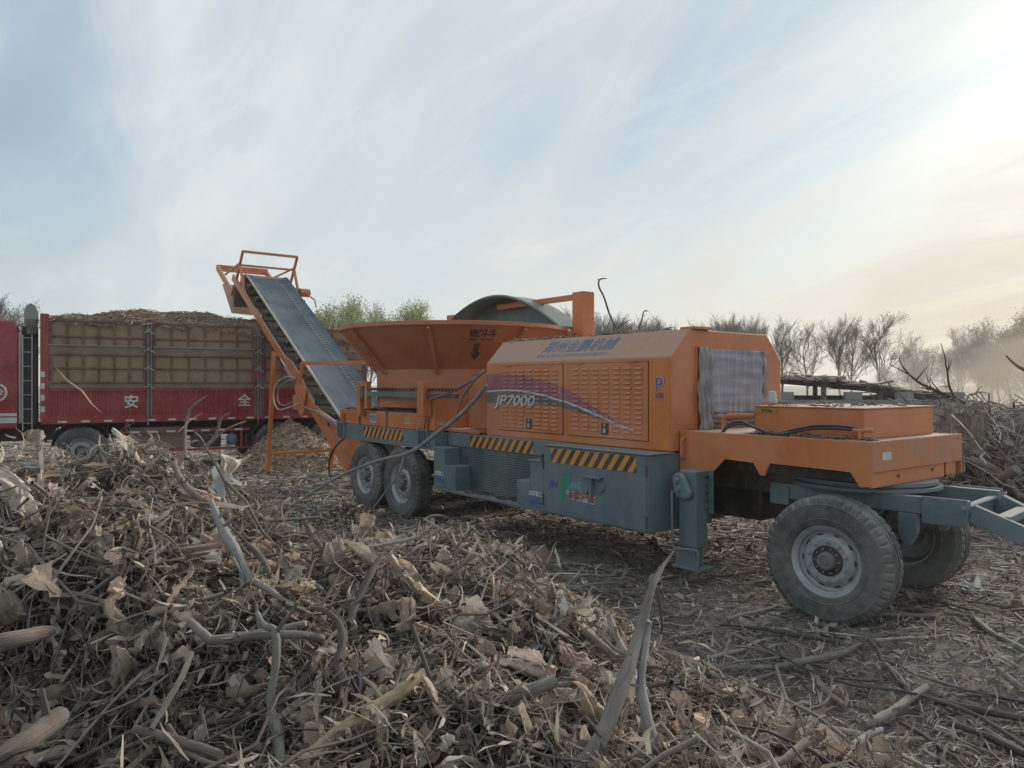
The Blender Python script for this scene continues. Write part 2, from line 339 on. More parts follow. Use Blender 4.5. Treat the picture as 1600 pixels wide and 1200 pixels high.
class MB:
    def __init__(s): s.v = []; s.f = []
    def add(s, vs_, fs): k = len(s.v); s.v += [tuple(q) for q in vs_]; s.f += [tuple(i+k for i in q) for q in fs]; return s
    def box(s, x0, x1, y0, y1, z0, z1):
        return s.add([(x0,y0,z0),(x1,y0,z0),(x1,y1,z0),(x0,y1,z0),(x0,y0,z1),(x1,y0,z1),(x1,y1,z1),(x0,y1,z1)],
                     [(0,3,2,1),(4,5,6,7),(0,1,5,4),(1,2,6,5),(2,3,7,6),(3,0,4,7)])
    def beam(s, p, q, w, h, up=(0, 0, 1)):
        p = Vector(p); q = Vector(q); d = (q-p).normalized(); u = Vector(up); sd = d.cross(u)
        if sd.length < 1e-4: sd = d.cross(Vector((1, 0, 0)))
        sd.normalize(); u = sd.cross(d); V = []
        for c in (p, q):
            for a, b in ((-1,-1),(1,-1),(1,1),(-1,1)): V.append(c+sd*(a*w/2)+u*(b*h/2))
        return s.add(V, [(0,1,2,3),(7,6,5,4),(0,4,5,1),(1,5,6,2),(2,6,7,3),(3,7,4,0)])
    def prism(s, poly, axis, a, b):
        n = len(poly); mk = {'x': lambda p, t: (t, p[0], p[1]), 'y': lambda p, t: (p[0], t, p[1]), 'z': lambda p, t: (p[0], p[1], t)}[axis]
        V = [mk(p, a) for p in poly]+[mk(p, b) for p in poly]
        return s.add(V, [tuple(range(n-1, -1, -1)), tuple(range(n, 2*n))]+[(i, (i+1) % n, n+(i+1) % n, n+i) for i in range(n)])
    def tube(s, pts, r, n=8, cap=True):
        pts = [Vector(p) for p in pts]; rs = r if isinstance(r, (list, tuple)) else [r]*len(pts); k = len(s.v); prev = None
        for i, p in enumerate(pts):
            d = (pts[min(i+1, len(pts)-1)]-pts[max(i-1, 0)]).normalized()
            u = prev-d*prev.dot(d) if prev is not None else d.orthogonal()
            if u.length < 1e-5: u = d.orthogonal()
            u.normalize(); prev = u; w = d.cross(u)
            for j in range(n): a = 2*math.pi*j/n; s.v.append(tuple(p+u*(rs[i]*math.cos(a))+w*(rs[i]*math.sin(a))))
        for i in range(len(pts)-1):
            for j in range(n): s.f.append((k+i*n+j, k+i*n+(j+1) % n, k+(i+1)*n+(j+1) % n, k+(i+1)*n+j))
        if cap: s.f.append(tuple(k+j for j in range(n-1, -1, -1))); e = k+(len(pts)-1)*n; s.f.append(tuple(e+j for j in range(n)))
        return s
    def lathe(s, prof, c=(0, 0, 0), axis='y', n=48, closed=False, mod=None):
        k = len(s.v); m = len(prof)
        for j in range(n):
            a = 2*math.pi*j/n; ca, sa = math.cos(a), math.sin(a)
            for i, (r, h) in enumerate(prof):
                if mod: r = mod(i, j, r)
                s.v.append({'y': (c[0]+r*ca, c[1]+h, c[2]+r*sa), 'z': (c[0]+r*ca, c[1]+r*sa, c[2]+h), 'x': (c[0]+h, c[1]+r*ca, c[2]+r*sa)}[axis])
        flip = axis == 'y'
        for j in range(n):
            for i in range(m if closed else m-1):
                q = (k+j*m+i, k+j*m+(i+1) % m, k+((j+1) % n)*m+(i+1) % m, k+((j+1) % n)*m+i)
                s.f.append(q if flip else q[::-1])
        return s
    def mesh(s, name, smooth=None):
        me = bpy.data.meshes.new(name); me.from_pydata(s.v, [], s.f); me.update()
        if smooth is not None:
            me.polygons.foreach_set('use_smooth', [True]*len(me.polygons)); me.set_sharp_from_angle(angle=R(smooth))
        return me
    def build(s, name, mat, parent=None, smooth=None, bevel=0., loc=(0, 0, 0), rot=None):
        o = link(name, s.mesh(name, smooth), mat, parent, loc, rot)
        if bevel:
            b = o.modifiers.new('Bevel', 'BEVEL'); b.width = bevel; b.segments = 2; b.limit_method = 'ANGLE'; b.angle_limit = R(40)
        return o
def cr(pts, k=5):
    q = np.array(pts, float); t = np.linspace(0, len(q)-1, (len(q)-1)*k+1); i = np.clip(t.astype(int), 0, len(q)-2); f = (t-i)[:, None]
    p0, p1, p2, p3 = q[np.maximum(i-1, 0)], q[i], q[i+1], q[np.minimum(i+2, len(q)-1)]
    return [tuple(a) for a in .5*(2*p1+(p2-p0)*f+(2*p0-5*p1+4*p2-p3)*f**2+(3*p1-p0-3*p2+p3)*f**3)]
def text_mesh(body, size, extrude=.0, shear=0., bold=0., align='CENTER', width=None):
    c = bpy.data.curves.new('lettering', 'FONT'); c.body = body; c.size = size; c.extrude = extrude; c.shear = shear; c.offset = bold; c.align_x = align; c.align_y = 'CENTER'; c.resolution_u = 3
    o = bpy.data.objects.new('lettering', c); col.objects.link(o); bpy.context.view_layer.update()
    me = bpy.data.meshes.new_from_object(o.evaluated_get(bpy.context.evaluated_depsgraph_get()))
    bpy.data.objects.remove(o); bpy.data.curves.remove(c)
    n = len(me.vertices); a = np.empty(n*3, np.float32); me.vertices.foreach_get('co', a); a = a.reshape(-1, 3)
    if width: a[:, 0] *= width/(a[:, 0].max()-a[:, 0].min())
    me.vertices.foreach_set('co', a.ravel()); return me, a
def map_mesh(me, a, fn):
    me.vertices.foreach_set('co', np.array([fn(*q) for q in a], np.float32).ravel()); me.update(); return me

# ------------------------------------------------------------------ heap height and hand-placed pieces
PILE_PTS = np.array([
 (-2.70,4.0,1.36),(-2.73,4.6,1.40),(-2.1,5.0,1.36),(-1.82,5.0,1.19),(-1.5,4.8,.98),(-1.12,4.4,.88),(-.7,4.6,.94),(-.39,4.6,.94),
 (-.08,4.5,.90),(.17,4.1,.82),(.46,3.6,.70),(.66,3.1,.64),(.91,2.7,.58),(1.06,2.5,.56),
 (-1.75,2.6,.50),(-1.3,2.4,.50),(-1.6,3.1,.98),(-1.9,3.6,1.22),(-2.3,3.3,1.15),(-1.2,3.5,.98),(-.9,3.0,.84),(-.4,3.3,.84),(-.4,2.3,.74),(0,2.8,.76),(.4,2.3,.66),
 (-.8,3.9,.92),(-4,7,0),(-2.5,7.2,0),(-1.2,6.3,0),(-.3,5.9,.02),(.5,5.2,.0),(1.0,4.5,.03),(1.5,3.8,.05),(2.0,3.2,.1),(2.4,2.5,.15),
 (3.5,4,0),(4,6,0),(0,8,0),(-5,9,0),(4,2,.1),(6,6,0),(-6,6.8,.2),(-5,5,1.1),(-4.2,4.2,1.32),(-4.5,3,1.2),
 (0,1,.7),(-1.5,1.5,.66),(1.2,1.2,.5),(0,0,.6),(-1.5,0,.6),(1.5,0,.4),(-3,2,.95),(-2,-2,.4),(2,-2,.2),(3.5,.5,.1)])
def _phi(r): return np.where(r>1e-9, r*r*np.log(np.maximum(r,1e-9)), 0.)
_P = PILE_PTS
_n = len(_P)
_A = np.zeros((_n+3,_n+3))
_A[:_n,:_n] = _phi(np.hypot(_P[:,None,0]-_P[None,:,0], _P[:,None,1]-_P[None,:,1])) + np.eye(_n)*.03
_A[:_n,_n] = 1; _A[:_n,_n+1:] = _P[:,:2]; _A[_n,:_n] = 1; _A[_n+1:,:_n] = _P[:,:2].T
_W = np.linalg.solve(_A, np.concatenate([_P[:,2],[0,0,0]]))
def pile_h(x, y):
    x = np.asarray(x,float); y = np.asarray(y,float); s = x.shape
    x = x.ravel(); y = y.ravel(); out = np.empty(len(x))
    for i in range(0,len(x),20000):
        a,b = x[i:i+20000], y[i:i+20000]
        out[i:i+20000] = _phi(np.hypot(a[:,None]-_P[None,:,0], b[:,None]-_P[None,:,1]))@_W[:_n] + _W[_n] + a*_W[_n+1] + b*_W[_n+2]
    ux = np.clip((5.0-x)/1.2,0,1)*np.clip((x+7)/1.,0,1)*np.clip((8.2-y)/1.2,0,1)*np.clip((y+3)/1.,0,1)
    return (np.clip(out,0,2.0)*ux).reshape(s)
BRANCHES = [
 ('forked_branch', 'tall pale forked branch rising from the heap in front of the jack', 'grey', [[(0.172,2.25,0.749,0.0458), (0.279,2.35,0.855,0.0458), (0.371,2.5,0.975,0.0424), (0.449,2.65,1.085,0.0337), (0.508,2.75,1.204,0.0233), (0.57,2.85,1.262,0.0145), (0.619,2.9,1.304,0.0061)], [(0.519,2.76,1.22,0.0117), (0.546,2.8,1.226,0.0083), (0.569,2.82,1.231,0.0048)]]),
 ('grey_sapling', 'smooth blue grey stem standing beside the tall forked branch', 'bluegrey', [[(0.444,2.3,0.712,0.0331), (0.443,2.4,0.831,0.0325), (0.43,2.5,0.922,0.0297), (0.437,2.55,0.978,0.0238), (0.476,2.65,1.085,0.0202), (0.482,2.66,1.116,0.018)]]),
 ('branch_stub', 'short pale stub leaning left of the tall forked branch', 'pale', [[(0.443,2.75,0.925,0.0233), (0.406,2.85,0.972,0.0193), (0.38,2.95,1.045,0.015)]]),
 ('dark_twig', 'thin dark twig hanging behind the tall forked branch', 'dark', [[(0.551,2.9,1.176,0.0086), (0.58,2.95,1.075,0.008), (0.595,3,0.958,0.0064)]]),
 ('split_stake', 'splintered grey stake standing on the left of the heap', 'bluegrey', [[(-1.494,3.75,1.378,0.0064), (-1.455,3.7,1.323,0.0251), (-1.358,3.6,1.218,0.0366), (-1.252,3.5,1.119,0.0326), (-1.211,3.42,1.023,0.0203), (-1.199,3.4,0.913,0.0115)], [(-1.258,3.5,1.134,0.0267), (-1.136,3.35,1.027,0.0256), (-1.069,3.25,0.958,0.0193), (-1.001,3.15,0.922,0.0133)]]),
 ('bowed_branch', 'bowed dark branch arching down right of the splintered stake', 'dark', [[(-1.266,3.6,1.187,0.0183), (-1.157,3.5,1.134,0.0208), (-1.045,3.35,1.027,0.0199), (-0.975,3.25,0.945,0.0165), (-0.949,3.2,0.906,0.0136)]]),
 ('crooked_branch', 'grey crooked branch with a knee bend lying across the heap', 'grey', [[(-1.217,2.85,1.052,0.0217), (-1.139,2.8,1.02,0.0237), (-1.103,2.8,1.001,0.0237), (-0.949,2.8,1.017,0.0214), (-0.783,2.8,1.02,0.0214), (-0.713,2.85,0.989,0.0193)]]),
 ('knobbly_branch', 'knobbly pale green branch hanging down with a fork at the top', 'lichen', [[(-0.961,2.85,1.085,0.0121), (-0.9,2.75,1.069,0.0163), (-0.847,2.7,1.067,0.0183), (-0.83,2.66,0.981,0.0203), (-0.835,2.62,0.873,0.02), (-0.828,2.6,0.826,0.022), (-0.773,2.5,0.785,0.0254), (-0.736,2.4,0.75,0.0203), (-0.717,2.35,0.695,0.0179)], [(-0.844,2.7,1.062,0.0137), (-0.804,2.68,1.114,0.0114), (-0.781,2.68,1.144,0.0114), (-0.755,2.66,1.184,0.0079)]]),
 ('fallen_log', 'thick grey log end in the bottom left corner', 'dark', [[(-1.458,2,0.882,0.061), (-1.406,2.1,0.918,0.0641), (-1.411,2.25,0.911,0.0648), (-1.434,2.4,0.896,0.061)]]),  # dark bark tone paints in the shadow of the hollow around this log
 ('mossy_log', 'mossy brown log poking in from the left edge', 'bark', [[(-1.922,2.7,1,0.0458), (-1.818,2.75,1.018,0.0466), (-1.782,2.85,1.008,0.0386), (-1.8,2.95,0.987,0.025)]]),
 ('purple_log', 'smooth purple brown log at the lower left', 'bark', [[(-1.271,2.55,0.783,0.0216), (-1.135,2.48,0.79,0.0231), (-0.997,2.4,0.795,0.0224), (-0.906,2.35,0.795,0.0199)]]),
 ('diagonal_stick', 'straight diagonal stick leaning in the lower left hollow', 'grey', [[(-1.195,2.5,0.806,0.0127), (-1.185,2.6,0.859,0.0154), (-1.187,2.72,0.901,0.0161), (-1.208,2.85,0.936,0.0121)]]),
 ('curved_root', 'black curved root twisting upright in the heap centre', 'dark', [[(-0.785,2.95,1.075,0.01), (-0.718,2.92,1.072,0.0148), (-0.65,2.86,1.034,0.0194), (-0.631,2.8,0.977,0.0237), (-0.632,2.74,0.928,0.0255), (-0.591,2.68,0.894,0.0204), (-0.551,2.62,0.873,0.0133)]]),
 ('leaning_stick', 'dark leaning stick beside the white crumpled sheet', 'dark', [[(-0.67,3.1,0.965,0.0184), (-0.651,3.2,1.042,0.0217), (-0.621,3.3,1.117,0.0224), (-0.588,3.4,1.178,0.0144)]]),
 ('peeled_log', 'peeled yellow log split open in the lower centre', 'peeled', [[(-0.643,2.3,0.79,0.0292), (-0.533,2.42,0.843,0.041), (-0.445,2.5,0.88,0.0381), (-0.361,2.58,0.911,0.0306), (-0.311,2.66,0.936,0.0225)]]),
 ('long_grey_branch', 'long grey branch lying level right of the peeled log', 'grey', [[(-0.367,2.55,0.805,0.0173), (-0.219,2.58,0.835,0.0241), (-0.066,2.6,0.853,0.0264), (0.067,2.62,0.889,0.0311), (0.153,2.65,0.908,0.0292)], [(-0.166,2.45,0.808,0.0187), (-0.086,2.55,0.848,0.0194), (-0.022,2.58,0.879,0.0175)]]),
 ('crest_branch', 'bark stripped branch running down the right crest of the heap', 'bark', [[(0.083,3.75,0.971,0.0191), (0.181,3.55,0.927,0.0271), (0.259,3.4,0.884,0.0259), (0.358,3.25,0.848,0.0248), (0.433,3.1,0.82,0.0263)]]),
 ('arched_twig', 'long arched twig across the left slope of the heap', 'grey', [[(-1.802,3.15,1.042,0.008), (-1.735,3.25,1.11,0.0138), (-1.636,3.3,1.153,0.0154), (-1.585,3.4,1.201,0.0144), (-1.578,3.5,1.223,0.0104)]]),
 ('cut_stub', 'stubby bent piece below the left crest of the heap', 'bark', [[(-1.879,4.2,1.516,0.0178), (-1.785,4.05,1.452,0.024), (-1.687,3.95,1.398,0.0234), (-1.6,3.9,1.348,0.0198)]]),
 ('tilted_stick', 'purple grey stick standing between heap and rear wheels', 'bark', [[(-1.32,4.75,1.121,0.0201), (-1.216,4.6,1.034,0.0234), (-1.074,4.4,0.951,0.0224)]]),
 ('crooked_sapling', 'crooked sapling top rising in front of the truck side', 'grey', [[(-1.988,4.6,1.502,0.0156), (-2.014,4.65,1.635,0.0138), (-2.023,4.7,1.731,0.0119), (-1.999,4.7,1.803,0.0119), (-1.924,4.75,1.874,0.0081)]]),
 ('twin_sapling', 'bent twiggy sapling below the truck underrun bar', 'grey', [[(-1.859,4.55,1.557,0.0154), (-1.801,4.6,1.646,0.0136), (-1.774,4.6,1.736,0.0117), (-1.723,4.6,1.771,0.0078)], [(-1.843,4.55,1.572,0.0116), (-1.735,4.6,1.677,0.0078), (-1.653,4.7,1.719,0.006)]]),
 ('hooked_twig', 'long thin hooked twig over the right slope of the left heap', 'dark', [[(-1.838,4.5,1.588,0.0076), (-1.658,4.3,1.44,0.0109), (-1.559,4.2,1.309,0.0107), (-1.487,4.1,1.203,0.0069)]]),
 ('pale_log', 'pale bone like log on the ground near the front wheel', 'pale', [[(1.954,4.192,0.06,0.032), (2.154,4.308,0.07,0.0365), (2.369,4.509,0.07,0.0344), (2.58,4.705,0.06,0.0319)], [(2.127,4.305,0.06,0.0219), (2.05,4.229,0.04,0.0143)]]),
 ('forked_stick', 'grey forked stick at the bottom right of centre', 'bluegrey', [[(1.426,3.4,0.178,0.0288), (1.617,3.6,0.211,0.0305), (1.764,3.75,0.202,0.0254), (1.886,3.85,0.188,0.0196)]]),
 ('sawn_post', 'short sawn pale post end at the bottom edge', 'peeled', [[(0.923,2.75,0.482,0.0419), (0.995,2.85,0.525,0.0435), (1.065,2.95,0.55,0.0425)]]),
 ('whip_branch', 'long thin dark whip branch sweeping across the right foreground', 'dark', [[(1.788,5.408,0.08,0.0092), (1.912,4.906,0.1,0.0104), (2.109,4.695,0.08,0.0119), (2.322,4.567,0.1,0.0135), (2.477,4.428,0.1,0.015), (2.625,4.243,0.08,0.018), (2.676,3.947,0.06,0.0167), (2.697,3.616,0.05,0.0153)]]),
 ('thin_runner', 'thin dark runner from the heap foot to the pale leaf sheets', 'dark', [[(0.736,3.1,0.466,0.0079), (1.008,3.4,0.408,0.0101), (1.385,3.8,0.292,0.0129), (1.703,4.1,0.22,0.0139), (1.864,4.4,0.235,0.0112)]]),
 ('white_switch', 'white curved switch curling down beside the runner', 'pale', [[(1.71,4.886,0.12,0.0124), (1.598,4.407,0.12,0.0149), (1.525,4.119,0.1,0.0175), (1.548,3.954,0.08,0.0168)]]),
 ('mossy_rod', 'pale green rod on the ground at the right edge', 'lichen', [[(3.718,6.093,0.06,0.0361), (3.644,5.748,0.06,0.0341), (3.643,5.374,0.06,0.0319), (3.653,5.012,0.06,0.0297)]]),
 ('long_rod', 'long straight rod lying behind the front wheel tread', 'grey', [[(2.966,6.228,0.05,0.0211), (3.307,6.193,0.05,0.0262), (3.676,6.092,0.05,0.0207)]]),
 ('ground_branch', 'long half buried grey branch in front of the near front wheel', 'grey', [[(1.281,5.038,0.05,0.0213), (1.515,5.034,0.06,0.0256), (1.753,5.046,0.06,0.0257), (2.012,5.162,0.06,0.035), (2.284,5.285,0.06,0.0314), (2.564,5.551,0.04,0.0188)]]),
 ('leaning_pole', 'long grey pole leaning across the rear wheels up to the hood', 'bluegrey', [[(-3.673,12.04,-0.091,0.0204), (-2.883,11.339,0.393,0.0288), (-2.38,11.013,0.671,0.0373), (-1.775,10.471,0.912,0.0444), (-1.384,10.209,1.024,0.0562), (-0.909,9.755,1.355,0.0579), (-0.556,9.377,1.648,0.0556), (-0.309,9.104,1.935,0.0463)], [(-1.463,10.279,1,0.0348), (-1.547,10.257,0.716,0.0304), (-1.718,10.398,0.496,0.0308), (-2.049,10.746,0.074,0.0228)]]),
 ('hanging_twig', 'thin forked twig tangled on the orange chute behind the hood', 'bark', [[(-1.114,10.267,1.741,0.0174), (-0.8,9.941,1.849,0.0253), (-0.507,9.641,1.999,0.0286), (-0.321,9.482,2.127,0.0241)], [(-0.728,9.765,1.536,0.0166), (-0.644,9.737,1.768,0.0248), (-0.488,9.6,1.983,0.0244), (-0.355,9.526,2.111,0.0202)]]),
 ('roof_twig', 'tall crooked twig standing up on the hood roof', 'dark', [[(1.263,9.2,2.636,0.0156), (1.185,9.2,2.808,0.0156), (1.123,9.2,3.003,0.0156), (1.06,9.2,3.135,0.0156), (1.068,9.2,3.221,0.014), (1.154,9.2,3.236,0.0078)], [(1.271,9.2,2.621,0.0125), (1.364,9.2,2.683,0.0109), (1.435,9.2,2.737,0.0078)]]),
 ('bent_roof_twig', 'small hooked twig on the hood roof right of the tall one', 'dark', [[(1.51,9,2.614,0.0122), (1.548,9,2.713,0.0114), (1.571,9,2.812,0.0099), (1.625,9,2.819,0.0076)]]),
]
HERO_SCRAPS = [ # x, y, z, length, width, slant, tone
(-2.51,3.84,1.33,0.29,0.20,20,0),(-2.22,3.55,1.24,0.30,0.15,70,0),(-1.65,3.15,1.00,0.20,0.13,20,1),(-0.87,4.03,0.94,0.31,0.27,60,0),(-0.45,3.70,0.90,0.41,0.16,50,1),(-0.33,3.53,0.87,0.33,0.10,45,1),(-0.19,3.37,0.84,0.17,0.16,-30,0),(0.26,3.54,0.78,0.33,0.18,75,1),(-0.66,2.78,0.77,0.21,0.14,60,2),(-0.67,2.64,0.74,0.16,0.11,70,1),(-0.46,3.36,0.85,0.26,0.09,80,1),(-0.16,3.19,0.81,0.30,0.11,20,1),(-1.84,3.81,1.24,0.23,0.11,15,1),(-1.47,3.82,1.11,0.16,0.15,20,2),(-1.73,4.60,1.42,0.21,0.19,40,0),(-2.32,4.60,1.54,0.23,0.12,10,0),(-2.75,4.60,1.45,0.12,0.12,50,0),(-2.88,4.60,1.56,0.10,0.16,80,3),(-1.36,3.57,1.04,0.24,0.09,0,0),(-1.52,3.58,1.10,0.30,0.12,-10,2),(-1.82,3.41,1.14,0.23,0.17,70,3),(-1.88,3.22,1.05,0.25,0.16,80,3),(-1.55,3.05,0.92,0.23,0.16,70,3),(-1.40,3.05,0.89,0.21,0.16,60,3),(-0.80,2.86,0.79,0.10,0.27,80,2),(-0.24,2.87,0.78,0.17,0.15,40,0),(-0.08,3.10,0.79,0.18,0.11,20,1),(0.05,3.02,0.77,0.23,0.13,10,2),(0.25,2.93,0.73,0.17,0.12,30,1),(0.30,2.76,0.71,0.21,0.14,60,1),(0.33,2.60,0.69,0.13,0.13,20,2),(0.71,2.89,0.63,0.29,0.15,10,2),(0.85,2.88,0.58,0.27,0.12,15,1),(1.01,3.13,0.49,0.24,0.11,20,2),(-0.23,2.43,0.75,0.14,0.08,60,0),(-0.13,2.50,0.74,0.11,0.11,70,1),(-0.41,2.42,0.74,0.10,0.06,80,0),(0.27,7.94,-0.00,0.40,0.27,40,2),(0.24,3.13,0.76,0.16,0.11,60,2),(0.17,2.85,0.74,0.14,0.10,20,0),(-0.94,4.60,1.05,0.23,0.16,10,1),(-0.73,4.53,0.95,0.23,0.15,40,1),(-0.34,4.04,0.96,0.17,0.14,20,0),(-0.10,4.03,0.93,0.17,0.14,60,3),(-0.36,3.29,0.83,0.22,0.10,20,1),(-2.06,3.29,1.11,0.22,0.17,70,3),(-2.04,3.12,1.00,0.24,0.16,60,3),(-1.37,2.94,0.80,0.20,0.15,80,3),(-1.49,2.93,0.81,0.22,0.15,75,3),(-1.78,4.37,1.25,0.22,0.11,20,2),(-1.23,3.92,1.02,0.23,0.10,20,2),(-1.25,3.68,1.01,0.22,0.09,-10,1),(-2.27,3.78,1.31,0.19,0.16,60,2),(-2.03,3.63,1.24,0.18,0.15,20,3),(0.40,2.93,0.71,0.15,0.10,70,0),]
# ------------------------------------------------------------------ wheels (axis = local y, outer face towards -y)
_wh = {}
def wheel_meshes():
    if _wh: return _wh
    half = [(.285, .105), (.300, .122), (.340, .136), (.345, .142), (.352, .138), (.40, .147), (.455, .145), (.464, .148), (.470, .142), (.490, .136), (.512, .122), (.522, .106), (.5245, .084), (.5255, .064), (.506, .061), (.506, .049), (.5265, .045), (.5275, .014), (.508, .009)]
    prof = [(r, -w) for r, w in half]+[(r, w) for r, w in half[::-1]]
    def mod(i, j, r):
        k = (i if i < 18 else 35-i)-3
        if k in (6, 7, 8) and j % 4 < 1: return r-(.020 if k < 8 else .010)
        if k in (10, 11) and j % 8 < 4: return r+.005
        return r
    _wh['tyre'] = MB().lathe(prof, n=176, mod=mod).mesh('tyre', 20)
    rim = [(.0, -.03), (.095, -.03), (.10, -.075), (.175, -.080), (.196, -.066), (.228, -.038), (.246, -.044), (.252, -.085), (.268, -.095), (.280, -.112), (.290, -.116), (.292, -.104), (.280, -.095), (.272, .10), (.29, .108)]
    _wh['rim'] = MB().lathe(rim, n=48).mesh('wheel', 35)
    _wh['hubring'] = MB().lathe([(.0, -.088), (.122, -.088), (.127, -.082), (.127, -.03)], n=32).mesh('hub_flange', 35)
    _wh['hub'] = MB().lathe([(.0, -.142), (.030, -.142), (.032, -.136), (.048, -.136), (.052, -.140), (.064, -.136), (.070, -.126), (.078, -.07)], n=28).mesh('hub_cap', 30)
    _wh['bolt'] = MB().lathe([(0, -.125), (.008, -.125), (.009, -.105), (.017, -.104), (.018, -.085), (.022, -.083), (.023, -.07)], n=6).mesh('lug_nut')
    _wh['sbolt'] = MB().lathe([(0, -.100), (.006, -.100), (.007, -.08)], n=6).mesh('hub_bolt')
    _wh['hole'] = MB().lathe([(0, -.003), (.010, -.003), (.017, -.001), (.018, .004)], n=12).mesh('hand_hole')
    return _wh
def wheel(parent, loc, yaw=0., mirror=False, tyre='rubber', detail=True, spin=0.):
    w = wheel_meshes()
    rim = link('wheel', w['rim'], M['steel'], parent, loc, (0, spin, yaw+(math.pi if mirror else 0)))
    link('tyre', w['tyre'], M[tyre], rim)
    link('hub_flange', w['hubring'], M['black'], rim); link('hub_cap', w['hub'], M['hubsteel'], rim)
    if detail:
        for k in range(10):
            a = k*math.pi/5
            link('lug_nut', w['bolt'], M['steel'], rim, (.158*math.cos(a), 0, .158*math.sin(a)))
            b = a+math.pi/10
            if k % 2 == 0 or tyre == 'rubber':
                h = link('hand_hole', w['hole'], M['black'], rim, (.213*math.cos(b), -.0535, .213*math.sin(b)), (0, -b, 0)); h.scale = (.62, 1, 1.55)
            link('hub_bolt', w['sbolt'], M['steel'], rim, (.100*math.cos(b), 0, .100*math.sin(b)))
    return rim

# ------------------------------------------------------------------ the orange shredder trailer
SH = empty('wood_shredder', (2.316, 8.018, 0), math.atan2(-.793, .609))
for _sw in SWOOSH_NODES: _sw.object = SH
tag(SH, 'orange and slate green towed wood shredder with round hopper and engine hood', 'shredder')
def P(name, mb, mat, bevel=.006, smooth=None, parent=SH): return mb.build(name, M[mat], parent, smooth, bevel)
def near_text(name, body, size, x, z, y, mat, parent=SH, **k):
    me, a = text_mesh(body, size, **k)
    return link(name, map_mesh(me, a, lambda u, v, w: (x+u, y-w, z+v)), M[mat], parent)
# chassis beams and tool boxes
P('chassis_beam', MB().box(-7.0, -3.92, -1.25, -1.10, 1.035, 1.288), 'teal', .008)
P('chassis_beam', MB().box(-7.0, -3.92, 1.10, 1.25, 1.035, 1.288), 'teal', .008)
P('cross_member', MB().box(-7.0, -6.85, -1.10, 1.10, 1.05, 1.27).box(-5.5, -5.35, -1.1, 1.1, 1.05, 1.27).box(-4.1, -3.94, -1.1, 1.1, .95, 1.27), 'teal')
P('main_rail', MB().box(-7.2, 1.2, -.42, -.30, .92, 1.22).box(-7.2, 1.2, .30, .42, .92, 1.22), 'dark')
P('hazard_stripes', MB().box(-6.05, -4.80, -1.2525, -1.2495, 1.105, 1.270), 'hazard', 0)
for bx in (-6.86, -4.18):
    c = P('spring_clamp', MB().box(bx-.17, bx+.13, -1.272, -1.25, 1.08, 1.29).box(bx-.19, bx+.15, -1.30, -1.22, 1.29, 1.315), 'teal', .004)
    for q in (-.10, -.03, .04): P('clamp_bolt', MB().tube([(bx+q, -1.285, 1.07), (bx+q, -1.285, 1.34)], .012, 6), 'teal', 0, 30, c)
    P('clamp_gusset', MB().prism([(bx-.06, 1.315), (bx-.01, 1.315), (bx+.02, 1.46), (bx-.0, 1.46)], 'y', -1.26, -1.24).prism([(bx+.02, 1.315), (bx+.06, 1.315), (bx+.09, 1.46), (bx+.07, 1.46)], 'y', -1.26, -1.24), 'orange', 0, None, c)
# front tool box
tb = P('tool_box', MB().box(-1.55, 0, -1.28, -.30, .51, 1.26), 'teal', .01)
P('box_door', MB().box(-1.535, -.012, -1.290, -1.282, .53, 1.245), 'teal', .003, None, tb)
P('box_lid', MB().box(-1.57, .015, -1.295, -.90, 1.262, 1.274), 'teal', .003, None, tb)
P('door_latch', MB().box(-.87, -.60, -1.345, -1.291, .975, .995).box(-.77, -.73, -1.33, -1.291, .80, .97).lathe([(0, -.02), (.045, -.02), (.05, 0)], (-.84, -1.292, .85), 'y', 16).lathe([(0, -.02), (.045, -.02), (.05, 0)], (-.62, -1.292, .89), 'y', 16), 'teal', .002, None, tb)
for hx_, hz_ in ((-1.552, .60), (-1.552, 1.0), (-.012, .56), (-.012, 1.05)): P('door_hinge', MB().box(hx_, hx_+.015, -1.30, -1.286, hz_, hz_+.12), 'dark', 0, None, tb)
P('hazard_stripes', MB().box(-1.41, -.14, -1.2945, -1.2915, 1.085, 1.243), 'hazard', 0)
# stepped middle section
P('perforated_panel', MB().box(-3.64, -1.53, -1.03, -1.01, .54, 1.10), 'perf', 0)
P('upper_fascia', MB().box(-3.90, -1.552, -1.045, -.60, 1.10, 1.28), 'teal', .006)
P('hazard_stripes', MB().box(-3.35, -2.02, -1.050, -1.047, 1.115, 1.265), 'hazard', 0)
P('ledge_plate', MB().box(-3.90, -1.552, -1.28, -1.0, .51, .545), 'teal', .005)
for (x0, x1, z1) in ((-3.90, -3.62, 1.09), (-3.618, -3.36, .86), (-1.80, -1.553, 1.07), (-2.05, -1.802, .83)):
    P('step_block', MB().box(x0, x1, -1.276, -1.032, .547, z1), 'teal', .008)
P('step_lip', MB().box(-1.83, -1.553, -1.29, -1.03, 1.072, 1.084).box(-1.60, -1.588, -1.29, -1.05, 1.084, 1.16), 'teal', .002)
P('belly_tank', MB().box(-3.5, -.1, -.30, 1.25, .52, 1.05), 'dark', .02)
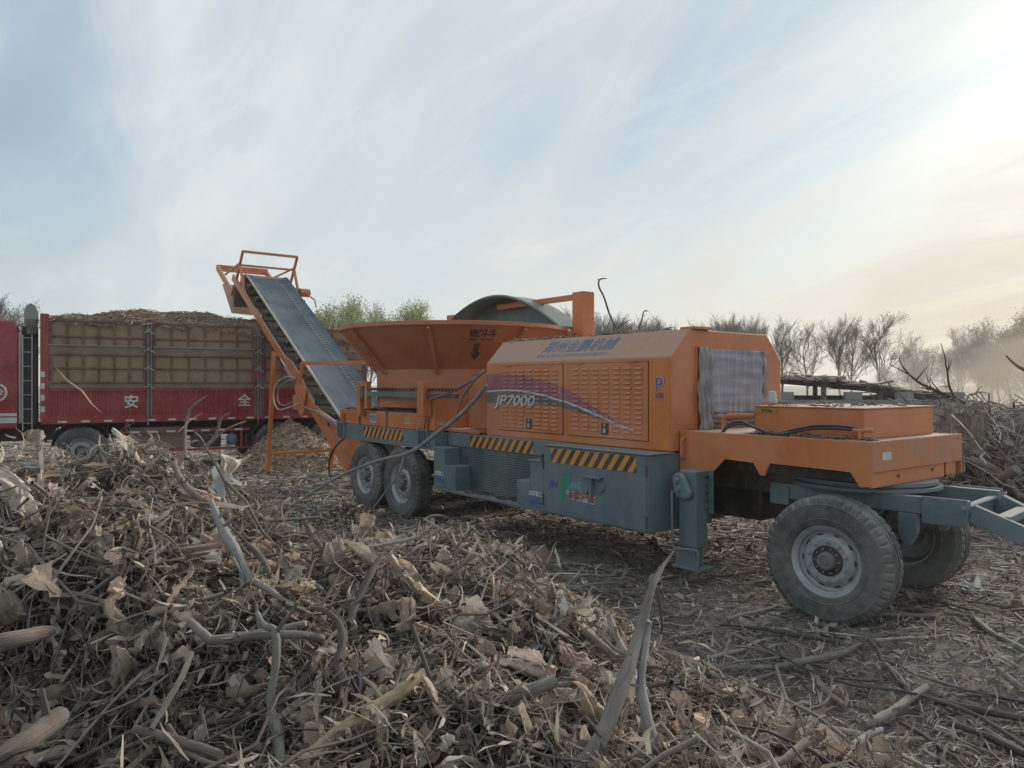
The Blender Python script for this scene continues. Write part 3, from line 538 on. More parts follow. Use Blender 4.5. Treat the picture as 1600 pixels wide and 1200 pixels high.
# logos on the tool box
def quad_logo(pts, x, z, y, mat, name='logo_shape'):
    return P(name, MB().prism([(x+a, z+b) for a, b in pts], 'y', y-.002, y), mat, 0)
quad_logo([(-.055, .17), (.085, .20), (.10, .16), (.095, .06), (-.055, .045)], -1.185, .80, -1.2925, 'green')
quad_logo([(-.065, .035), (.0, .035), (-.035, -.135), (-.105, -.135)], -1.185, .80, -1.2925, 'green')
quad_logo([(.005, .035), (.105, .035), (.10, -.08), (.02, -.085)], -1.185, .80, -1.2925, 'green')
quad_logo([(.028, .012), (.082, .014), (.078, -.045), (.036, -.045)], -1.185, .80, -1.295, 'lightblue')
near_text('logo_lettering', 'JIN', .105, -1.375, .845, -1.2925, 'blue', shear=.2, bold=.004, extrude=.001)
near_text('logo_lettering', 'ENG', .10, -1.02, .865, -1.2925, 'lightblue', bold=.004, extrude=.001)
near_text('logo_lettering', 'EQUIPMENT', .065, -.835, .83, -1.2925, 'lightblue', bold=.002, extrude=.001, width=.24)
for k, ch in enumerate('金鹏设备'):
    P('logo_tile', MB().box(-1.115+k*.108, -1.035+k*.108, -1.2945, -1.2925, .715-k*.004, .805-k*.004), 'white', 0)
    near_text('logo_lettering', ch, .088, -1.075+k*.108, .76-k*.004, -1.2965, 'redtext', bold=.003, extrude=.001)
for (lx_, lz_) in ((-3.76, .70), (-1.70, .66)):
    near_text('logo_lettering', '金鹏重工', .060, lx_, lz_+.04, -1.2795, 'white', bold=.002, extrude=.001)
    quad_logo([(-.13, -.03), (-.02, -.03), (.03, .0), (.06, -.04), (.13, -.03), (.08, -.08), (-.06, -.07)], lx_, lz_, -1.279, 'blue')
# ---- engine hood
sec = [(-.94, 1.278), (-.94, 2.22), (-.67, 2.505), (.67, 2.50), (.94, 2.22), (.94, 1.278)]
hood = P('engine_hood', MB().prism(sec, 'x', -3.13, 0), 'orange_hood', .014)
P('roof_cap', MB().box(-.16, .04, -.62, -.34, 2.507, 2.535), 'orange', .004, None, hood)
P('corner_panel', MB().box(-.285, -.012, -.9445, -.941, 1.30, 2.17), 'orange_clean', 0, None, hood)
lv = MB().prism([(0, .0), (-.004, .022), (-.013, .002), (-.011, -.004)], 'x', -.050, .050).mesh('louver')
for (x0, x1, cols, c0, c1, rows, z0, z1, lk) in ((-2.83, -1.61, 7, -2.695, -1.745, 15, 1.41, 2.105, -2.22), (-1.51, -.30, 7, -1.385, -.425, 14, 1.435, 2.105, -.915)):
    d = P('hood_door', MB().box(x0, x1, -.951, -.942, 1.37, 2.175), 'orange_hood', .003)
    P('door_seam', MB().box(x0-.008, x1+.008, -.9435, -.941, 1.362, 2.183), 'dark', 0, None, d)
    for i in range(cols):
        for j in range(rows):
            lx = c0+(c1-c0)*i/(cols-1); lz = z0+(z1-z0)*j/(rows-1)
            if abs(lx-lk) < .09 and 1.38 < lz < 1.56: continue
            o = link('louver', lv, M['orange_hood'], d, (lx, -.951, lz))
    P('door_lock', MB().box(lk-.055, lk+.055, -.958, -.951, 1.405, 1.53), 'black', .004, None, d)
    P('lock_handle', MB().box(lk-.022, lk+.022, -.966, -.958, 1.42, 1.47).lathe([(0, -.008), (.014, -.008), (.016, 0)], (lk, -.958, 1.505), 'y', 12), 'steel', .002, None, d)
    for q in (.12, .78): P('door_hinge', MB().box(x0+(x1-x0)*q, x0+(x1-x0)*q+.10, -.962, -.944, 2.176, 2.190), 'orange', 0, None, d)
near_text('model_lettering', 'JP7000', .19, -2.51, 1.735, -.953, 'white', shear=.22, bold=.002, extrude=.012, width=.83)
# plain round P badge on the corner panel
near_text('badge_lettering', 'P', .21, -.148, 1.935, -.9455, 'redtext', bold=.016, extrude=.001)
near_text('badge_lettering', 'P', .21, -.150, 1.935, -.9475, 'white', bold=.009, extrude=.001)
near_text('badge_lettering', 'P', .21, -.152, 1.935, -.9495, 'blue', bold=.002, extrude=.001)
near_text('badge_lettering', '金鹏', .06, -.15, 1.83, -.9455, 'redtext', bold=.001, extrude=.001)
near_text('badge_lettering', 'JINPENG', .034, -.15, 1.795, -.9455, 'lightblue', bold=.001, extrude=.001)
# company lettering on the sloping roof side
sl_n = Vector((0, -.285, .27)).normalized(); sl_u = Vector((0, .27, .285)).normalized()
def slope_text(body, size, x, t, mat, **k):
    me, a = text_mesh(body, size, **k)
    o0 = Vector((x, -.94, 2.22))+sl_u*t+sl_n*.003
    return link('company_lettering', map_mesh(me, a, lambda u, v, w: tuple(o0+Vector((u, 0, 0))+sl_u*v+sl_n*w)), M[mat], SH)
slope_text('郑州金鹏机械', .21, -1.52, .225, 'blueprint', shear=.12, bold=.0015, extrude=.001, width=1.22)
slope_text('ZHENGZHOU JINPENG MACHINERY', .075, -1.55, .085, 'lightblue', shear=.12, extrude=.001, width=1.22)
# radiator opening with the dust net on the front of the hood
P('radiator_core', MB().box(.0, .012, -.40, .60, 1.50, 2.315), 'black', 0, None, hood)
P('radiator_frame', MB().box(.0, .02, -.575, -.555, 1.46, 2.335).box(.0, .02, -.555, .62, 2.317, 2.335).box(.0, .02, .602, .62, 1.5, 2.317), 'orange', 0, None, hood)
def curtain(y0, y1, z0, z1, mat, amp, seed, ny=24, nz=24, flare=0., hz=.012):
    rg = np.random.default_rng(seed); V = []; F = []
    ph = rg.uniform(0, 6, 5)
    for i in range(ny+1):
        for j in range(nz+1):
            u, v = i/ny, j/nz; sag = (1-v)
            y = y0+(y1-y0)*u+.02*math.sin(9*v+ph[0])*(.3+sag)-flare*sag*(1-u)
            x = .03+amp*(1+math.sin(u*17+2.2*v+ph[1])+.5*math.sin(u*37+ph[2]-5*v))*(.35+.65*sag)+hz*math.sin(23*v+ph[3]+6*u+2*math.sin(5*u+ph[4]))
            V.append((x, y, z0+(z1-z0)*v))
    for i in range(ny):
        for j in range(nz): a = i*(nz+1)+j; F.append((a, a+nz+1, a+nz+2, a+1))
    me = bpy.data.meshes.new('net'); me.from_pydata(V, [], F); me.polygons.foreach_set('use_smooth', [True]*len(F))
    o = link('dust_net', me, M[mat], hood); m = o.modifiers.new('Solidify', 'SOLIDIFY'); m.thickness = .003
    return o
curtain(-.56, -.36, 1.47, 2.33, 'curtain', .022, 3, flare=.03)
curtain(-.39, .60, 1.60, 2.315, 'grille', .006, 12, 40, 30, hz=.004)
curtain(-.38, .60, 1.47, 1.66, 'curtain_pink', .016, 5)
curtain(.54, .61, 1.50, 2.31, 'curtain', .010, 8, 8)
# ---- front deck (gooseneck)
side = [(0.012, 1.490), (1.95, 1.490), (1.95, 1.135), (1.85, 1.120), (1.77, 1.235), (1.03, 1.245), (.975, 1.13), (.93, 1.13), (.86, 1.235), (.55, 1.245), (.30, 1.0), (.012, .98)]
for y in (-.83, .80): P('deck_side', MB().prism(side, 'y', y, y+.02), 'orange', .004)
P('deck_plate', MB().box(.012, 1.93, -.808, .798, 1.455, 1.485), 'orange', .003)
P('deck_front', MB().box(1.932, 1.953, -.826, .818, 1.245, 1.493), 'orange_dust_lit', .005)
lip = P('front_lip', MB().box(1.905, 1.928, -.808, .50, 1.118, 1.242).box(1.905, 1.928, .54, .74, 1.13, 1.242), 'orange', .003)
P('lip_bolt', MB().tube([(1.925, -.36, 1.19), (1.94, -.36, 1.19)], .014, 6).tube([(1.925, .26, 1.20), (1.94, .26, 1.20)], .014, 6), 'dark', 0, None, lip)
P('number_plate', MB().box(1.9545, 1.958, -.68, -.53, 1.335, 1.40), 'white', 0)
P('lift_handle', MB().tube([(.075, -.835, 1.22), (.075, -.875, 1.235), (.075, -.875, 1.40), (.075, -.835, 1.415)], .014, 8), 'orange', 0, 40)
P('under_deck_beam', MB().box(.0, 1.85, -.55, -.42, 1.12, 1.45).box(.0, 1.85, .42, .55, 1.12, 1.45).box(.95, 1.05, -.42, .42, 1.12, 1.45), 'dark', .004)
P('under_deck_tank', MB().box(.02, .62, -.35, .62, .62, 1.10), 'black', .02)
ub = P('control_cabinet', MB().box(.69, 1.74, -.555, .72, 1.486, 1.735), 'orange', .006)
P('cabinet_lid', MB().box(.682, 1.748, -.563, .728, 1.737, 1.748), 'orange', .002, None, ub)
P('nameplate', MB().box(.72, .92, -.5595, -.5565, 1.675, 1.728), 'yellowplate', 0, None, ub)
near_text('nameplate_lettering', 'JP7000', .04, .82, 1.70, -.560, 'blacktext', ub, bold=.001, extrude=.0005, width=.12)
lampb = P('beacon_base', MB().box(.50, .62, -.16, -.02, 1.486, 1.775), 'orange_clean', .006)
P('beacon_lamp', MB().lathe([(0, .105), (.040, .10), (.046, .06), (.047, .02), (.055, .018), (.057, 0)], (.56, -.09, 1.776), 'z', 20), 'clear', 0, 40)
P('grab_rail', MB().tube([(.38, -.62, 1.487), (.38, -.62, 1.60), (.40, -.62, 1.635), (.44, -.62, 1.648), (.69, -.57, 1.655)], .022, 10), 'orange', 0, 50)
for k, dz in ((0, 0), (1, .022)):
    P('hydraulic_hose', MB().tube(cr([(.42, -.68, 1.49), (.50, -.69, 1.545+dz), (.64, -.70, 1.575+dz), (.80, -.70, 1.545), (.98, -.71+k*.03, 1.50+dz*.3), (1.18, -.70, 1.525+dz), (1.36, -.68, 1.565+dz), (1.58, -.66, 1.575+dz), (1.80, -.64, 1.565+dz*.5)]), .0125, 8), 'hose', 0, 60)
P('hose_stand', MB().tube([(1.76, -.66, 1.487), (1.76, -.66, 1.56)], .014, 8).tube([(1.70, -.655, 1.565), (1.86, -.64, 1.57)], .018, 8), 'orange', 0, 50)
# ---- landing jack
jk = P('landing_jack', MB().box(.17, .375, -1.03, -.855, .40, 1.125), 'teal', .012)
P('jack_mount', MB().box(.33, .43, -.854, -.832, .72, 1.13), 'teal', .003, None, jk)
P('jack_gearbox', MB().prism([(.15, 1.0), (.14, 1.06), (.17, 1.10), (.23, 1.105), (.275, 1.07), (.355, .93), (.35, .88), (.30, .86), (.20, .865), (.16, .89)], 'y', -1.10, -1.041), 'teal', .018, None, jk)
P('gear_boss', MB().lathe([(0, -.03), (.025, -.03), (.03, 0)], (.20, -1.10, 1.03), 'y', 14).lathe([(0, -.02), (.03, -.02), (.035, 0)], (.215, -1.10, .955), 'y', 14), 'teal', 0, 40, jk)
for k in range(5): P('mount_bolt', MB().lathe([(0, .02), (.016, .02), (.016, 0)], (.375, -.885, .77+.075*k), 'x', 6), 'dark', 0, None, jk)
P('crank_rod', MB().tube(cr([(.175, -1.125, .93), (.165, -1.125, .87), (.168, -1.115, .45), (.18, -1.115, .40), (.21, -1.115, .385), (.36, -1.10, .40), (.42, -1.09, .40), (.44, -1.085, .37), (.445, -1.085, .20)], 3), .012, 8), 'teal', 0, 60, jk)
P('jack_leg', MB().box(.20, .345, -1.010, -.88, .26, .40), 'teal', .004, None, jk)
P('jack_foot', MB().prism([(.13, .215), (.42, .215), (.36, .37), (.19, .37)], 'y', -1.045, -1.03).box(.11, .44, -1.07, -.83, .195, .215), 'teal', .003, None, jk)
# ---- front dolly, turned a little
YAW = R(6); PV = Vector((1.55, 0, 0)); RM = Matrix.Rotation(YAW, 3, 'Z')
def D(mb): mb.v = [tuple(RM @ (Vector(q)-PV)+PV) for q in mb.v]; return mb
def dz_(p): return tuple(RM @ (Vector(p)-PV)+PV)
P('turntable_ring', MB().lathe([(0, 1.115), (.60, 1.115), (.60, 1.088), (.56, 1.088), (.56, 1.072), (.63, 1.072), (.63, 1.045), (0, 1.045)], (1.45, 0, 0), 'z', 56), 'teal', 0, 30)
for y in (-.47, .38): P('dolly_beam', D(MB().box(.80, 2.42, y, y+.09, .905, 1.040)), 'teal', .005)
P('dolly_cross_beam', D(MB().box(.80, .98, -.49, .49, .85, 1.02).box(1.46, 1.62, -.379, .379, .92, 1.03)), 'teal', .005)
P('drawbar_plate', D(MB().box(2.10, 2.425, -.495, -.474, .838, 1.052).box(2.10, 2.425, .474, .495, .838, 1.052).box(2.36, 2.385, -.37, .37, .86, 1.0)), 'teal', .004)
P('drawbar_pin', D(MB().tube([(2.40, -.54, .985), (2.40, .54, .985)], .018, 10)), 'teal', 0, 40)
db = P('drawbar', D(MB().beam((2.43, -.40, .945), (4.0, -.07, .28), .07, .14).beam((2.43, .40, .945), (4.0, .07, .28), .07, .14).beam((2.62, -.33, .905), (2.62, .33, .905), .10, .06).beam((3.2, -.2, .66), (3.2, .2, .66), .09, .06)), 'teal', .005)
P('tow_eye', D(MB().lathe([(.045, -.02), (.08, -.02), (.08, .02), (.045, .02)], (4.08, 0, .25), 'z', 20, True)), 'teal', 0, 40, db)
for y in (-.44, .44):
    P('spring_hanger', D(MB().prism([(1.92, .90), (2.06, .90), (2.06, .74), (2.01, .64), (1.96, .64), (1.92, .74)], 'y', y-.05, y+.03)), 'teal', .004)
    P('spring_hanger', D(MB().prism([(1.04, .90), (1.18, .90), (1.18, .74), (1.13, .64), (1.08, .64), (1.04, .74)], 'y', y-.05, y+.03)), 'teal', .004)
    P('leaf_spring', D(MB().tube([(1.09, y, .70), (1.3, y, .62), (1.55, y, .59), (1.8, y, .62), (2.0, y, .70)], [.03, .04, .055, .04, .03], 6)), 'dark', 0)
P('front_axle', D(MB().tube([(1.55, -.80, .515), (1.55, .80, .515)], .065, 12)), 'dark', 0, 40)
wheel(SH, dz_((1.525, -.835, .505)), YAW, spin=.3); wheel(SH, dz_((1.55, .80, .505)), YAW, True, 'rubber_dark', spin=.1)
for x, z in ((-4.87, .487), (-6.03, .497)):
    P('rear_axle', MB().tube([(x, -1.1, z), (x, 1.1, z)], .07, 12), 'dark', 0, 40)
    wheel(SH, (x, -1.13, z), 0, spin=x); wheel(SH, (x, 1.13, z), 0, True, 'rubber_dark', False)
for y in (-.72, .62): P('rear_spring', MB().box(-6.6, -4.3, y, y+.10, .68, .78), 'dark', .01)
# ---- rear platform under the hopper
P('platform_beam', MB().box(-7.0, -4.13, -1.23, -1.02, 1.293, 1.53), 'orange', .01)
P('platform_floor', MB().box(-7.0, -3.2, -1.015, 1.2, 1.29, 1.33), 'orange', .005)
P('platform_wall', MB().box(-4.125, -3.97, -1.225, -.62, 1.293, 1.78), 'orange', .008)
P('chute_housing', MB().prism([(-3.72, 1.34), (-3.72, 1.93), (-3.42, 2.14), (-3.14, 2.17), (-3.14, 1.34)], 'y', -.82, .7), 'orange_dull', .008)
for x in (-6.28, -5.36):
    for q in (0, .05): P('strap_rib', MB().box(x+q, x+q+.03, -1.236, -1.2305, 1.30, 1.535), 'rust', 0)
near_text('warning_label', '危险', .10, -5.78, 1.415, -1.2335, 'blue', bold=.002, extrude=.0005)
P('warning_sticker', MB().box(-5.89, -5.67, -1.2332, -1.2305, 1.345, 1.485), 'white', 0)
near_text('small_label', '注意', .07, -4.72, 1.43, -1.2335, 'white', extrude=.0005)
P('small_label', MB().box(-4.82, -4.62, -1.234, -1.2305, 1.375, 1.385), 'white', 0)
P('drive_bracket', MB().box(-6.12, -6.01, -1.345, -1.26, 1.44, 1.99).box(-6.008, -5.78, -1.345, -1.26, 1.91, 1.99).box(-5.86, -5.78, -1.345, -1.26, 1.56, 1.908), 'orange', .008)
P('drive_bracket', MB().box(-4.20, -4.02, -1.37, -1.235, 1.50, 1.99), 'orange', .008)
P('drive_channel', MB().box(-5.90, -4.202, -1.335, -1.268, 1.755, 1.835).box(-5.97, -5.902, -1.36, -1.262, 1.72, 1.90), 'green_shield', .006)
P('drive_channel', MB().box(-4.018, -3.30, -1.32, -1.26, 1.76, 1.82), 'dark', .004)
ch = MB()
for k in range(62):
    x = -5.90+k*.042; ch.box(x, x+.030, -1.338+(k % 2)*.014, -1.296+(k % 2)*.014, 1.85, 1.892)
tag(P('drive_chain', ch, 'dark', 0), kind='stuff')
P('tub_base', MB().box(-6.4, -4.05, -.93, .95, 1.333, 1.60), 'orange_dull', .01)
# ---- round feed hopper (tub)
TC = (-5.31, 0, 0)
tub = P('feed_hopper', MB().lathe([(1.25, 1.60), (1.25, 2.165), (1.262, 2.175), (1.80, 2.765), (1.835, 2.765), (1.845, 2.775), (1.845, 2.83), (1.80, 2.835), (1.78, 2.80), (1.22, 2.18), (1.20, 1.70), (0, 1.65)], TC, 'z', 96), 'orange_dull', 0, 25)
for k in range(8):
    a = R(-45+45*k); ca, sa = math.cos(a), math.sin(a); V = []
    for r, z in ((1.255, 2.10), (1.31, 2.10), (1.86, 2.72), (1.79, 2.76)):
        for w in (-.022, .022): V.append((TC[0]+r*ca-w*sa, r*sa+w*ca, z))
    P('hopper_rib', MB().add(V, [(0,2,3,1),(2,4,5,3),(4,6,7,5),(0,1,7,6),(0,6,4,2),(1,3,5,7)]), 'orange_dull', 0, None, tub)
sl_len = math.hypot(.538, .59)
def cone_pt(az, s, off): # s = distance up the slanted wall from its foot
    r = 1.262+.538*s/sl_len+off*.59/sl_len; z = 2.175+.59*s/sl_len-off*.538/sl_len
    return (TC[0]+r*math.cos(az), r*math.sin(az), z)
def cone_text(name, body, size, s, mat, **k):
    me, a = text_mesh(body, size, **k)
    return link(name, map_mesh(me, a, lambda u, v, w: cone_pt(R(-20)+u/1.65, s+v, .004+w)), M[mat], tub)
cone_text('hopper_lettering', '进料斗', .155, .655, 'blacktext', bold=.005, extrude=.001, width=.38)
cone_text('hopper_lettering', 'FEED HOPPER', .06, .545, 'blacktext', extrude=.001, width=.36)
def cone_poly(pts, s): return P('hopper_arrow', MB().add([cone_pt(R(-22)+a/1.6, s+b, .004) for a, b in pts], [tuple(range(len(pts)))]), 'blacktext', 0, None, tub)
cone_poly([(-.045, .07), (.045, .07), (.045, .06), (-.045, .06)], .41); cone_poly([(-.045, .05), (.045, .05), (.045, .025), (-.045, .025)], .41)
cone_poly([(-.04, .01), (-.04, -.10), (-.085, -.10), (0, -.25), (.085, -.10), (.04, -.10), (.04, .01)], .41)
# curved green shield above the far side of the hopper
arc = []; n_a = 28; y0, y1 = 1.15, 1.62
sh = MB(); V = []; F = []
def shield_z(t): return 3.08-.26*t+.55*math.sin(math.pi*(.02+.96*t))**.9
for k in range(n_a+1):
    t = k/n_a; x = -7.30+3.25*t; z = shield_z(t)
    for y, dzv in ((y0, 0), (y1, .02)): V += [(x, y, z), (x, y, z-.035)]
for k in range(n_a):
    a = 4*k; b = a+4
    F += [(a, b, b+2, a+2), (a+1, a+3, b+3, b+1), (a, a+1, b+1, b), (a+2, b+2, b+3, a+3)]
F += [(0, 2, 3, 1), (4*n_a, 4*n_a+1, 4*n_a+3, 4*n_a+2)]
P('hopper_shield', sh.add(V, F), 'green_shield', 0, 40)
V = []
for k in range(n_a+1):
    t = k/n_a; x = -7.30+3.25*t; V.append((x, shield_z(t)-.036))
P('shield_back', MB().prism(V[::-1], 'y', y1-.06, y1-.03), 'green_shield', 0)
P('shield_rim', MB().tube([(x, y0-.012, z+.02) for x, z in V], .030, 6), 'green_shield', 0, 60)
P('shield_arm', MB().beam((-6.1, 1.45, 3.34), (-3.97, 1.45, 3.34), .07, .09), 'orange', .006)
P('shield_post', MB().box(-3.96, -3.70, 1.32, 1.56, 2.55, 3.40), 'orange', .01)
P('shield_post', MB().box(-7.45, -7.22, 1.2, 1.4, 2.6, 3.28), 'orange', .01)
# ---- discharge conveyor
def zb(x): return 2.42+.615*(-10.56-x)
yl, yr = -.44, .62
bm = MB(); xs = np.linspace(-14.25, -8.3, 26); ysn = [(-.44, .05), (-.25, .012), (-.02, .0), (.22, .0), (.45, .012), (.62, .05)]
V = [(x, y, zb(x)+dz+.006*math.sin(7*x+y*5)) for x in xs for y, dz in ysn]+[(x, y, zb(x)+dz-.014) for x in xs for y, dz in ysn]
nb = len(ysn); N = nb*len(xs); F = []
for i in range(len(xs)-1):
    for j in range(nb-1): a = i*nb+j; F += [(a, a+nb, a+nb+1, a+1), (N+a, N+a+1, N+a+nb+1, N+a+nb)]
    a = i*nb; F += [(a, N+a, N+a+nb, a+nb)]; a += nb-1; F += [(a, a+nb, N+a+nb, N+a)]
cb = P('conveyor_belt', bm.add(V, F), 'belt', 0, 60)
P('belt_edge', MB().tube([(x, yl-.004, zb(x)+.045) for x in xs], .026, 6), 'cream', 0, 60, cb)
cl = MB()
for k in range(64):
    x = -13.9+k*.088
    for y in (.30, .43): cl.beam((x, y, zb(x)+.010), (x-.03, y+.10, zb(x)+.022), .028, .022)
tag(P('belt_cleat', cl, 'grey_panel', 0, None, cb), kind='stuff')
nrm = Vector((.615, 0, 1)).normalized()
for s, y in ((0, -.60), (1, .74)):
    P('conveyor_rail', MB().beam((-14.75, y, zb(-14.75)-.31), (-10.35, y, zb(-10.35)-.34), .06, .16), 'orange', .006)
    P('conveyor_rail', MB().beam((-10.5, y+(.03 if s == 0 else -.03), zb(-10.5)-.38), (-8.0, y+(.03 if s == 0 else -.03), .38), .07, .24), 'orange', .006)
for x in np.arange(-13.9, -8.6, .62):
    r = P('idler_roller', MB().tube([(x, -.52, zb(x)-.10), (x, .66, zb(x)-.10)], .065, 12), 'dark', 0, 40)
    P('roller_bracket', MB().beam((x, -.57, zb(x)-.30), (x, -.57, zb(x)-.04), .04, .03).beam((x, .70, zb(x)-.30), (x, .70, zb(x)-.04), .04, .03).beam((x, -.57, zb(x)-.28), (x, .70, zb(x)-.28), .05, .04), 'dark', 0, None, r)
P('return_belt', MB().add([(-14.2, -.42, zb(-14.2)-.40), (-14.2, .6, zb(-14.2)-.40), (-8.3, .6, zb(-8.3)-.45), (-8.3, -.42, zb(-8.3)-.45)], [(0, 1, 2, 3)]), 'rubber_dark', 0)
P('head_drum', MB().tube([(-14.32, -.50, zb(-14.3)-.20), (-14.32, .66, zb(-14.3)-.20)], .20, 20), 'dark', 0, 40)
P('conveyor_knee', MB().prism([(-11.0, 2.55), (-10.6, 2.42), (-10.05, 2.05), (-9.85, 1.85), (-9.95, 1.55), (-10.35, 1.62), (-10.5, 1.95), (-10.95, 2.35)], 'y', -.665, -.635), 'orange', .006)
P('knee_bracket', MB().prism([(-10.45, 1.72), (-10.05, 1.72), (-9.88, 1.42), (-10.02, 1.26), (-10.2, 1.42), (-10.45, 1.42)], 'y', -.70, -.667), 'orange', .004)
P('lower_tail_plate', MB().prism([(-9.7, 1.25), (-8.9, 1.2), (-7.6, .98), (-7.6, .45), (-8.15, .40)], 'y', -.56, -.53), 'orange', .006)
P('knee_arm', MB().beam((-10.18, -.66, 1.98), (-10.03, -.66, 2.38), .06, .09).beam((-10.05, -.66, 2.38), (-8.0, -.1, 2.36), .07, .07), 'orange', .005)
for (a, b, c, w) in (((-11.22, -.68, 2.50), (-10.85, -.68, 2.28), (-10.42, -.68, 1.98), .05), ((-9.85, -.70, 1.47), (-9.05, -.70, 1.38), (-8.0, -.72, 1.13), .055)):
    r = P('hydraulic_ram', MB().tube([b, c], w, 14), 'cyl', 0, 40); P('piston_rod', MB().tube([a, b], w*.5, 12), 'chrome', 0, 40, r)
    P('ram_collar', MB().tube([tuple(Vector(b)+(Vector(a)-Vector(b)).normalized()*.04), tuple(Vector(b)+(Vector(c)-Vector(b)).normalized()*.05)], w*1.18, 14), 'orange', 0, 40, r)
P('hose_loop', MB().tube(cr([(-10.3, -.70, 2.08), (-10.55, -.80, 2.10), (-10.95, -.88, 1.95), (-11.05, -.9, 1.65), (-10.8, -.9, 1.42), (-10.4, -.85, 1.45), (-10.05, -.74, 1.55)]), .016, 8), 'cream', 0, 60)
P('hose_loop', MB().tube(cr([(-10.3, -.70, 2.04), (-10.6, -.78, 2.0), (-10.9, -.84, 1.85), (-10.9, -.86, 1.6), (-10.6, -.86, 1.50), (-10.2, -.8, 1.58)]), .014, 8), 'grey_panel', 0, 60)
P('tail_hose', MB().tube(cr([(-7.75, -.75, 1.0), (-8.1, -.80, .8), (-8.35, -.82, .5), (-8.3, -.82, .2), (-8.05, -.8, .08)]), .018, 8), 'hose', 0, 60)
P('conveyor_leg', MB().beam((-11.3, -.93, .0), (-11.3, -.80, 2.66), .08, .08).beam((-11.3, .52, .0), (-11.3, .60, .60), .08, .08).beam((-11.3, -.92, .43), (-11.3, .52, .43), .06, .06).beam((-11.3, .60, .60), (-11.3, .72, 2.4), .06, .06).beam((-11.3, -.80, 2.60), (-11.3, -.6, 2.58), .07, .07), 'orange_clean', .004)
# head guard frame and discharge spout
hg = MB(); t_ = .055
for y in (-.60, .80): hg.beam((-14.0, y, 5.24), (-14.25, y, 4.9), t_, t_).beam((-14.25, y, 4.9), (-14.62, y, 4.42), t_, t_).beam((-14.2, y, 4.92), (-13.82, y, 4.1), t_, t_).beam((-14.22, y, 4.98), (-15.6, y*.9, 4.86), .04, .04)
hg.beam((-14.0, -.62, 5.245), (-14.0, .82, 5.245), .06, .06).beam((-14.2, -.6, 4.93), (-14.2, .8, 4.93), .05, .05)
P('head_guard', hg, 'orange', .004)
P('discharge_spout', MB().beam((-16.15, -.58, 5.1), (-14.9, -.58, 4.3), .05, .16).beam((-16.15, .74, 5.1), (-14.9, .74, 4.3), .05, .16).beam((-16.15, -.6, 5.1), (-16.15, .78, 5.1), .14, .16), 'orange', .006)
P('spout_plate', MB().add([(-15.75, -.58, 4.62), (-15.75, .74, 4.62), (-14.95, .74, 3.78), (-14.95, -.58, 3.78), (-13.5, .74, 3.62), (-13.5, -.58, 3.62)], [(0, 1, 2, 3), (3, 2, 4, 5)]), 'orange_dull', 0)
P('spout_flap', MB().box(-14.95, -14.80, -.56, .72, 3.95, 4.50), 'dark', .01)
P('head_motor', MB().tube([(-13.75, .76, 4.30), (-13.75, 1.02, 4.30)], .11, 14).tube([(-13.7, .95, 4.25), (-13.4, 1.02, 4.1), (-13.25, 1.0, 3.9)], .02, 6), 'orange', 0, 40)
# ------------------------------------------------------------------ red stake-sided truck
TR = empty('stake_truck', (-9.615, 15.5, 0), R(31.8))
tag(TR, 'red stake sided truck heaped with chippings at the left', 'truck')
def T(name, mb, mat, bevel=.006, smooth=None, parent=TR): return mb.build(name, M[mat], parent, smooth, bevel)
def truck_text(body, size, x, z, y, mat, parent=TR, **k):
    me, a = text_mesh(body, size, **k)
    return link('side_lettering', map_mesh(me, a, lambda u, v, w: (x+u, y-w, z+v)), M[mat], parent)
LEN = 7.0
T('cargo_bed', MB().box(0, LEN, .05, 2.45, 1.16, 1.26), 'dark')
T('front_bulkhead', MB().box(-.06, .10, 0, 2.5, 1.20, 3.40), 'red_t', .015)
T('tail_board', MB().box(LEN-.06, LEN, 0.04, 2.5, 1.26, 3.26), 'rust', .01)
T('far_side', MB().box(.1, LEN-.06, 2.42, 2.48, 1.26, 3.25), 'rust', .01)
for (x0, x1) in ((.10, 1.90), (2.04, 4.20), (4.42, LEN-.08)):
    prof = []; n = int((x1-x0)/.105); w = (x1-x0)/n
    for k in range(n): a = x0+k*w; prof += [(a, .012), (a+w*.30, .012), (a+w*.42, .034), (a+w*.86, .034)]
    prof += [(x1, .012), (x1, .05), (x0, .05)]
    T('drop_side', MB().prism(prof, 'z', 1.24, 1.80), 'red_t', 0)
    T('drop_side_rail', MB().box(x0, x1, -.004, .05, 1.795, 1.845).box(x0, x1, -.004, .05, 1.215, 1.262), 'red_t', .004)
    p = T('stake_panel', MB().box(x0, x1, .030, .05, 1.85, 3.27), 'tan', 0)
    T('lining_plank', MB().box(x0, x1, .016, .029, 2.585, 2.745), 'tan_strip', .003, None, p); T('lining_plank', MB().box(x0, x1, .016, .029, 1.86, 1.975), 'tan_strip', .003, None, p)
    for z, w_, m in ((3.285, .05, 'rust'), (2.945, .04, 'rust'), (2.76, .030, 'grey_panel'), (2.57, .035, 'rust'), (2.285, .04, 'rust'), (1.985, .04, 'rust')):
        T('stake_rail', MB().box(x0-.02, x1+.02, -.006, .030, z-w_/2, z+w_/2), m, .004, None, p)
    nv = 6
    for k in range(nv+1):
        xv = x0+.03+(x1-x0-.06)*k/nv
        for z0, z1 in ((2.78, 3.26), (2.0, 2.55)): T('stake_bar', MB().box(xv-.022, xv+.022, .0, .030, z0, z1), 'rust', .003, None, p)
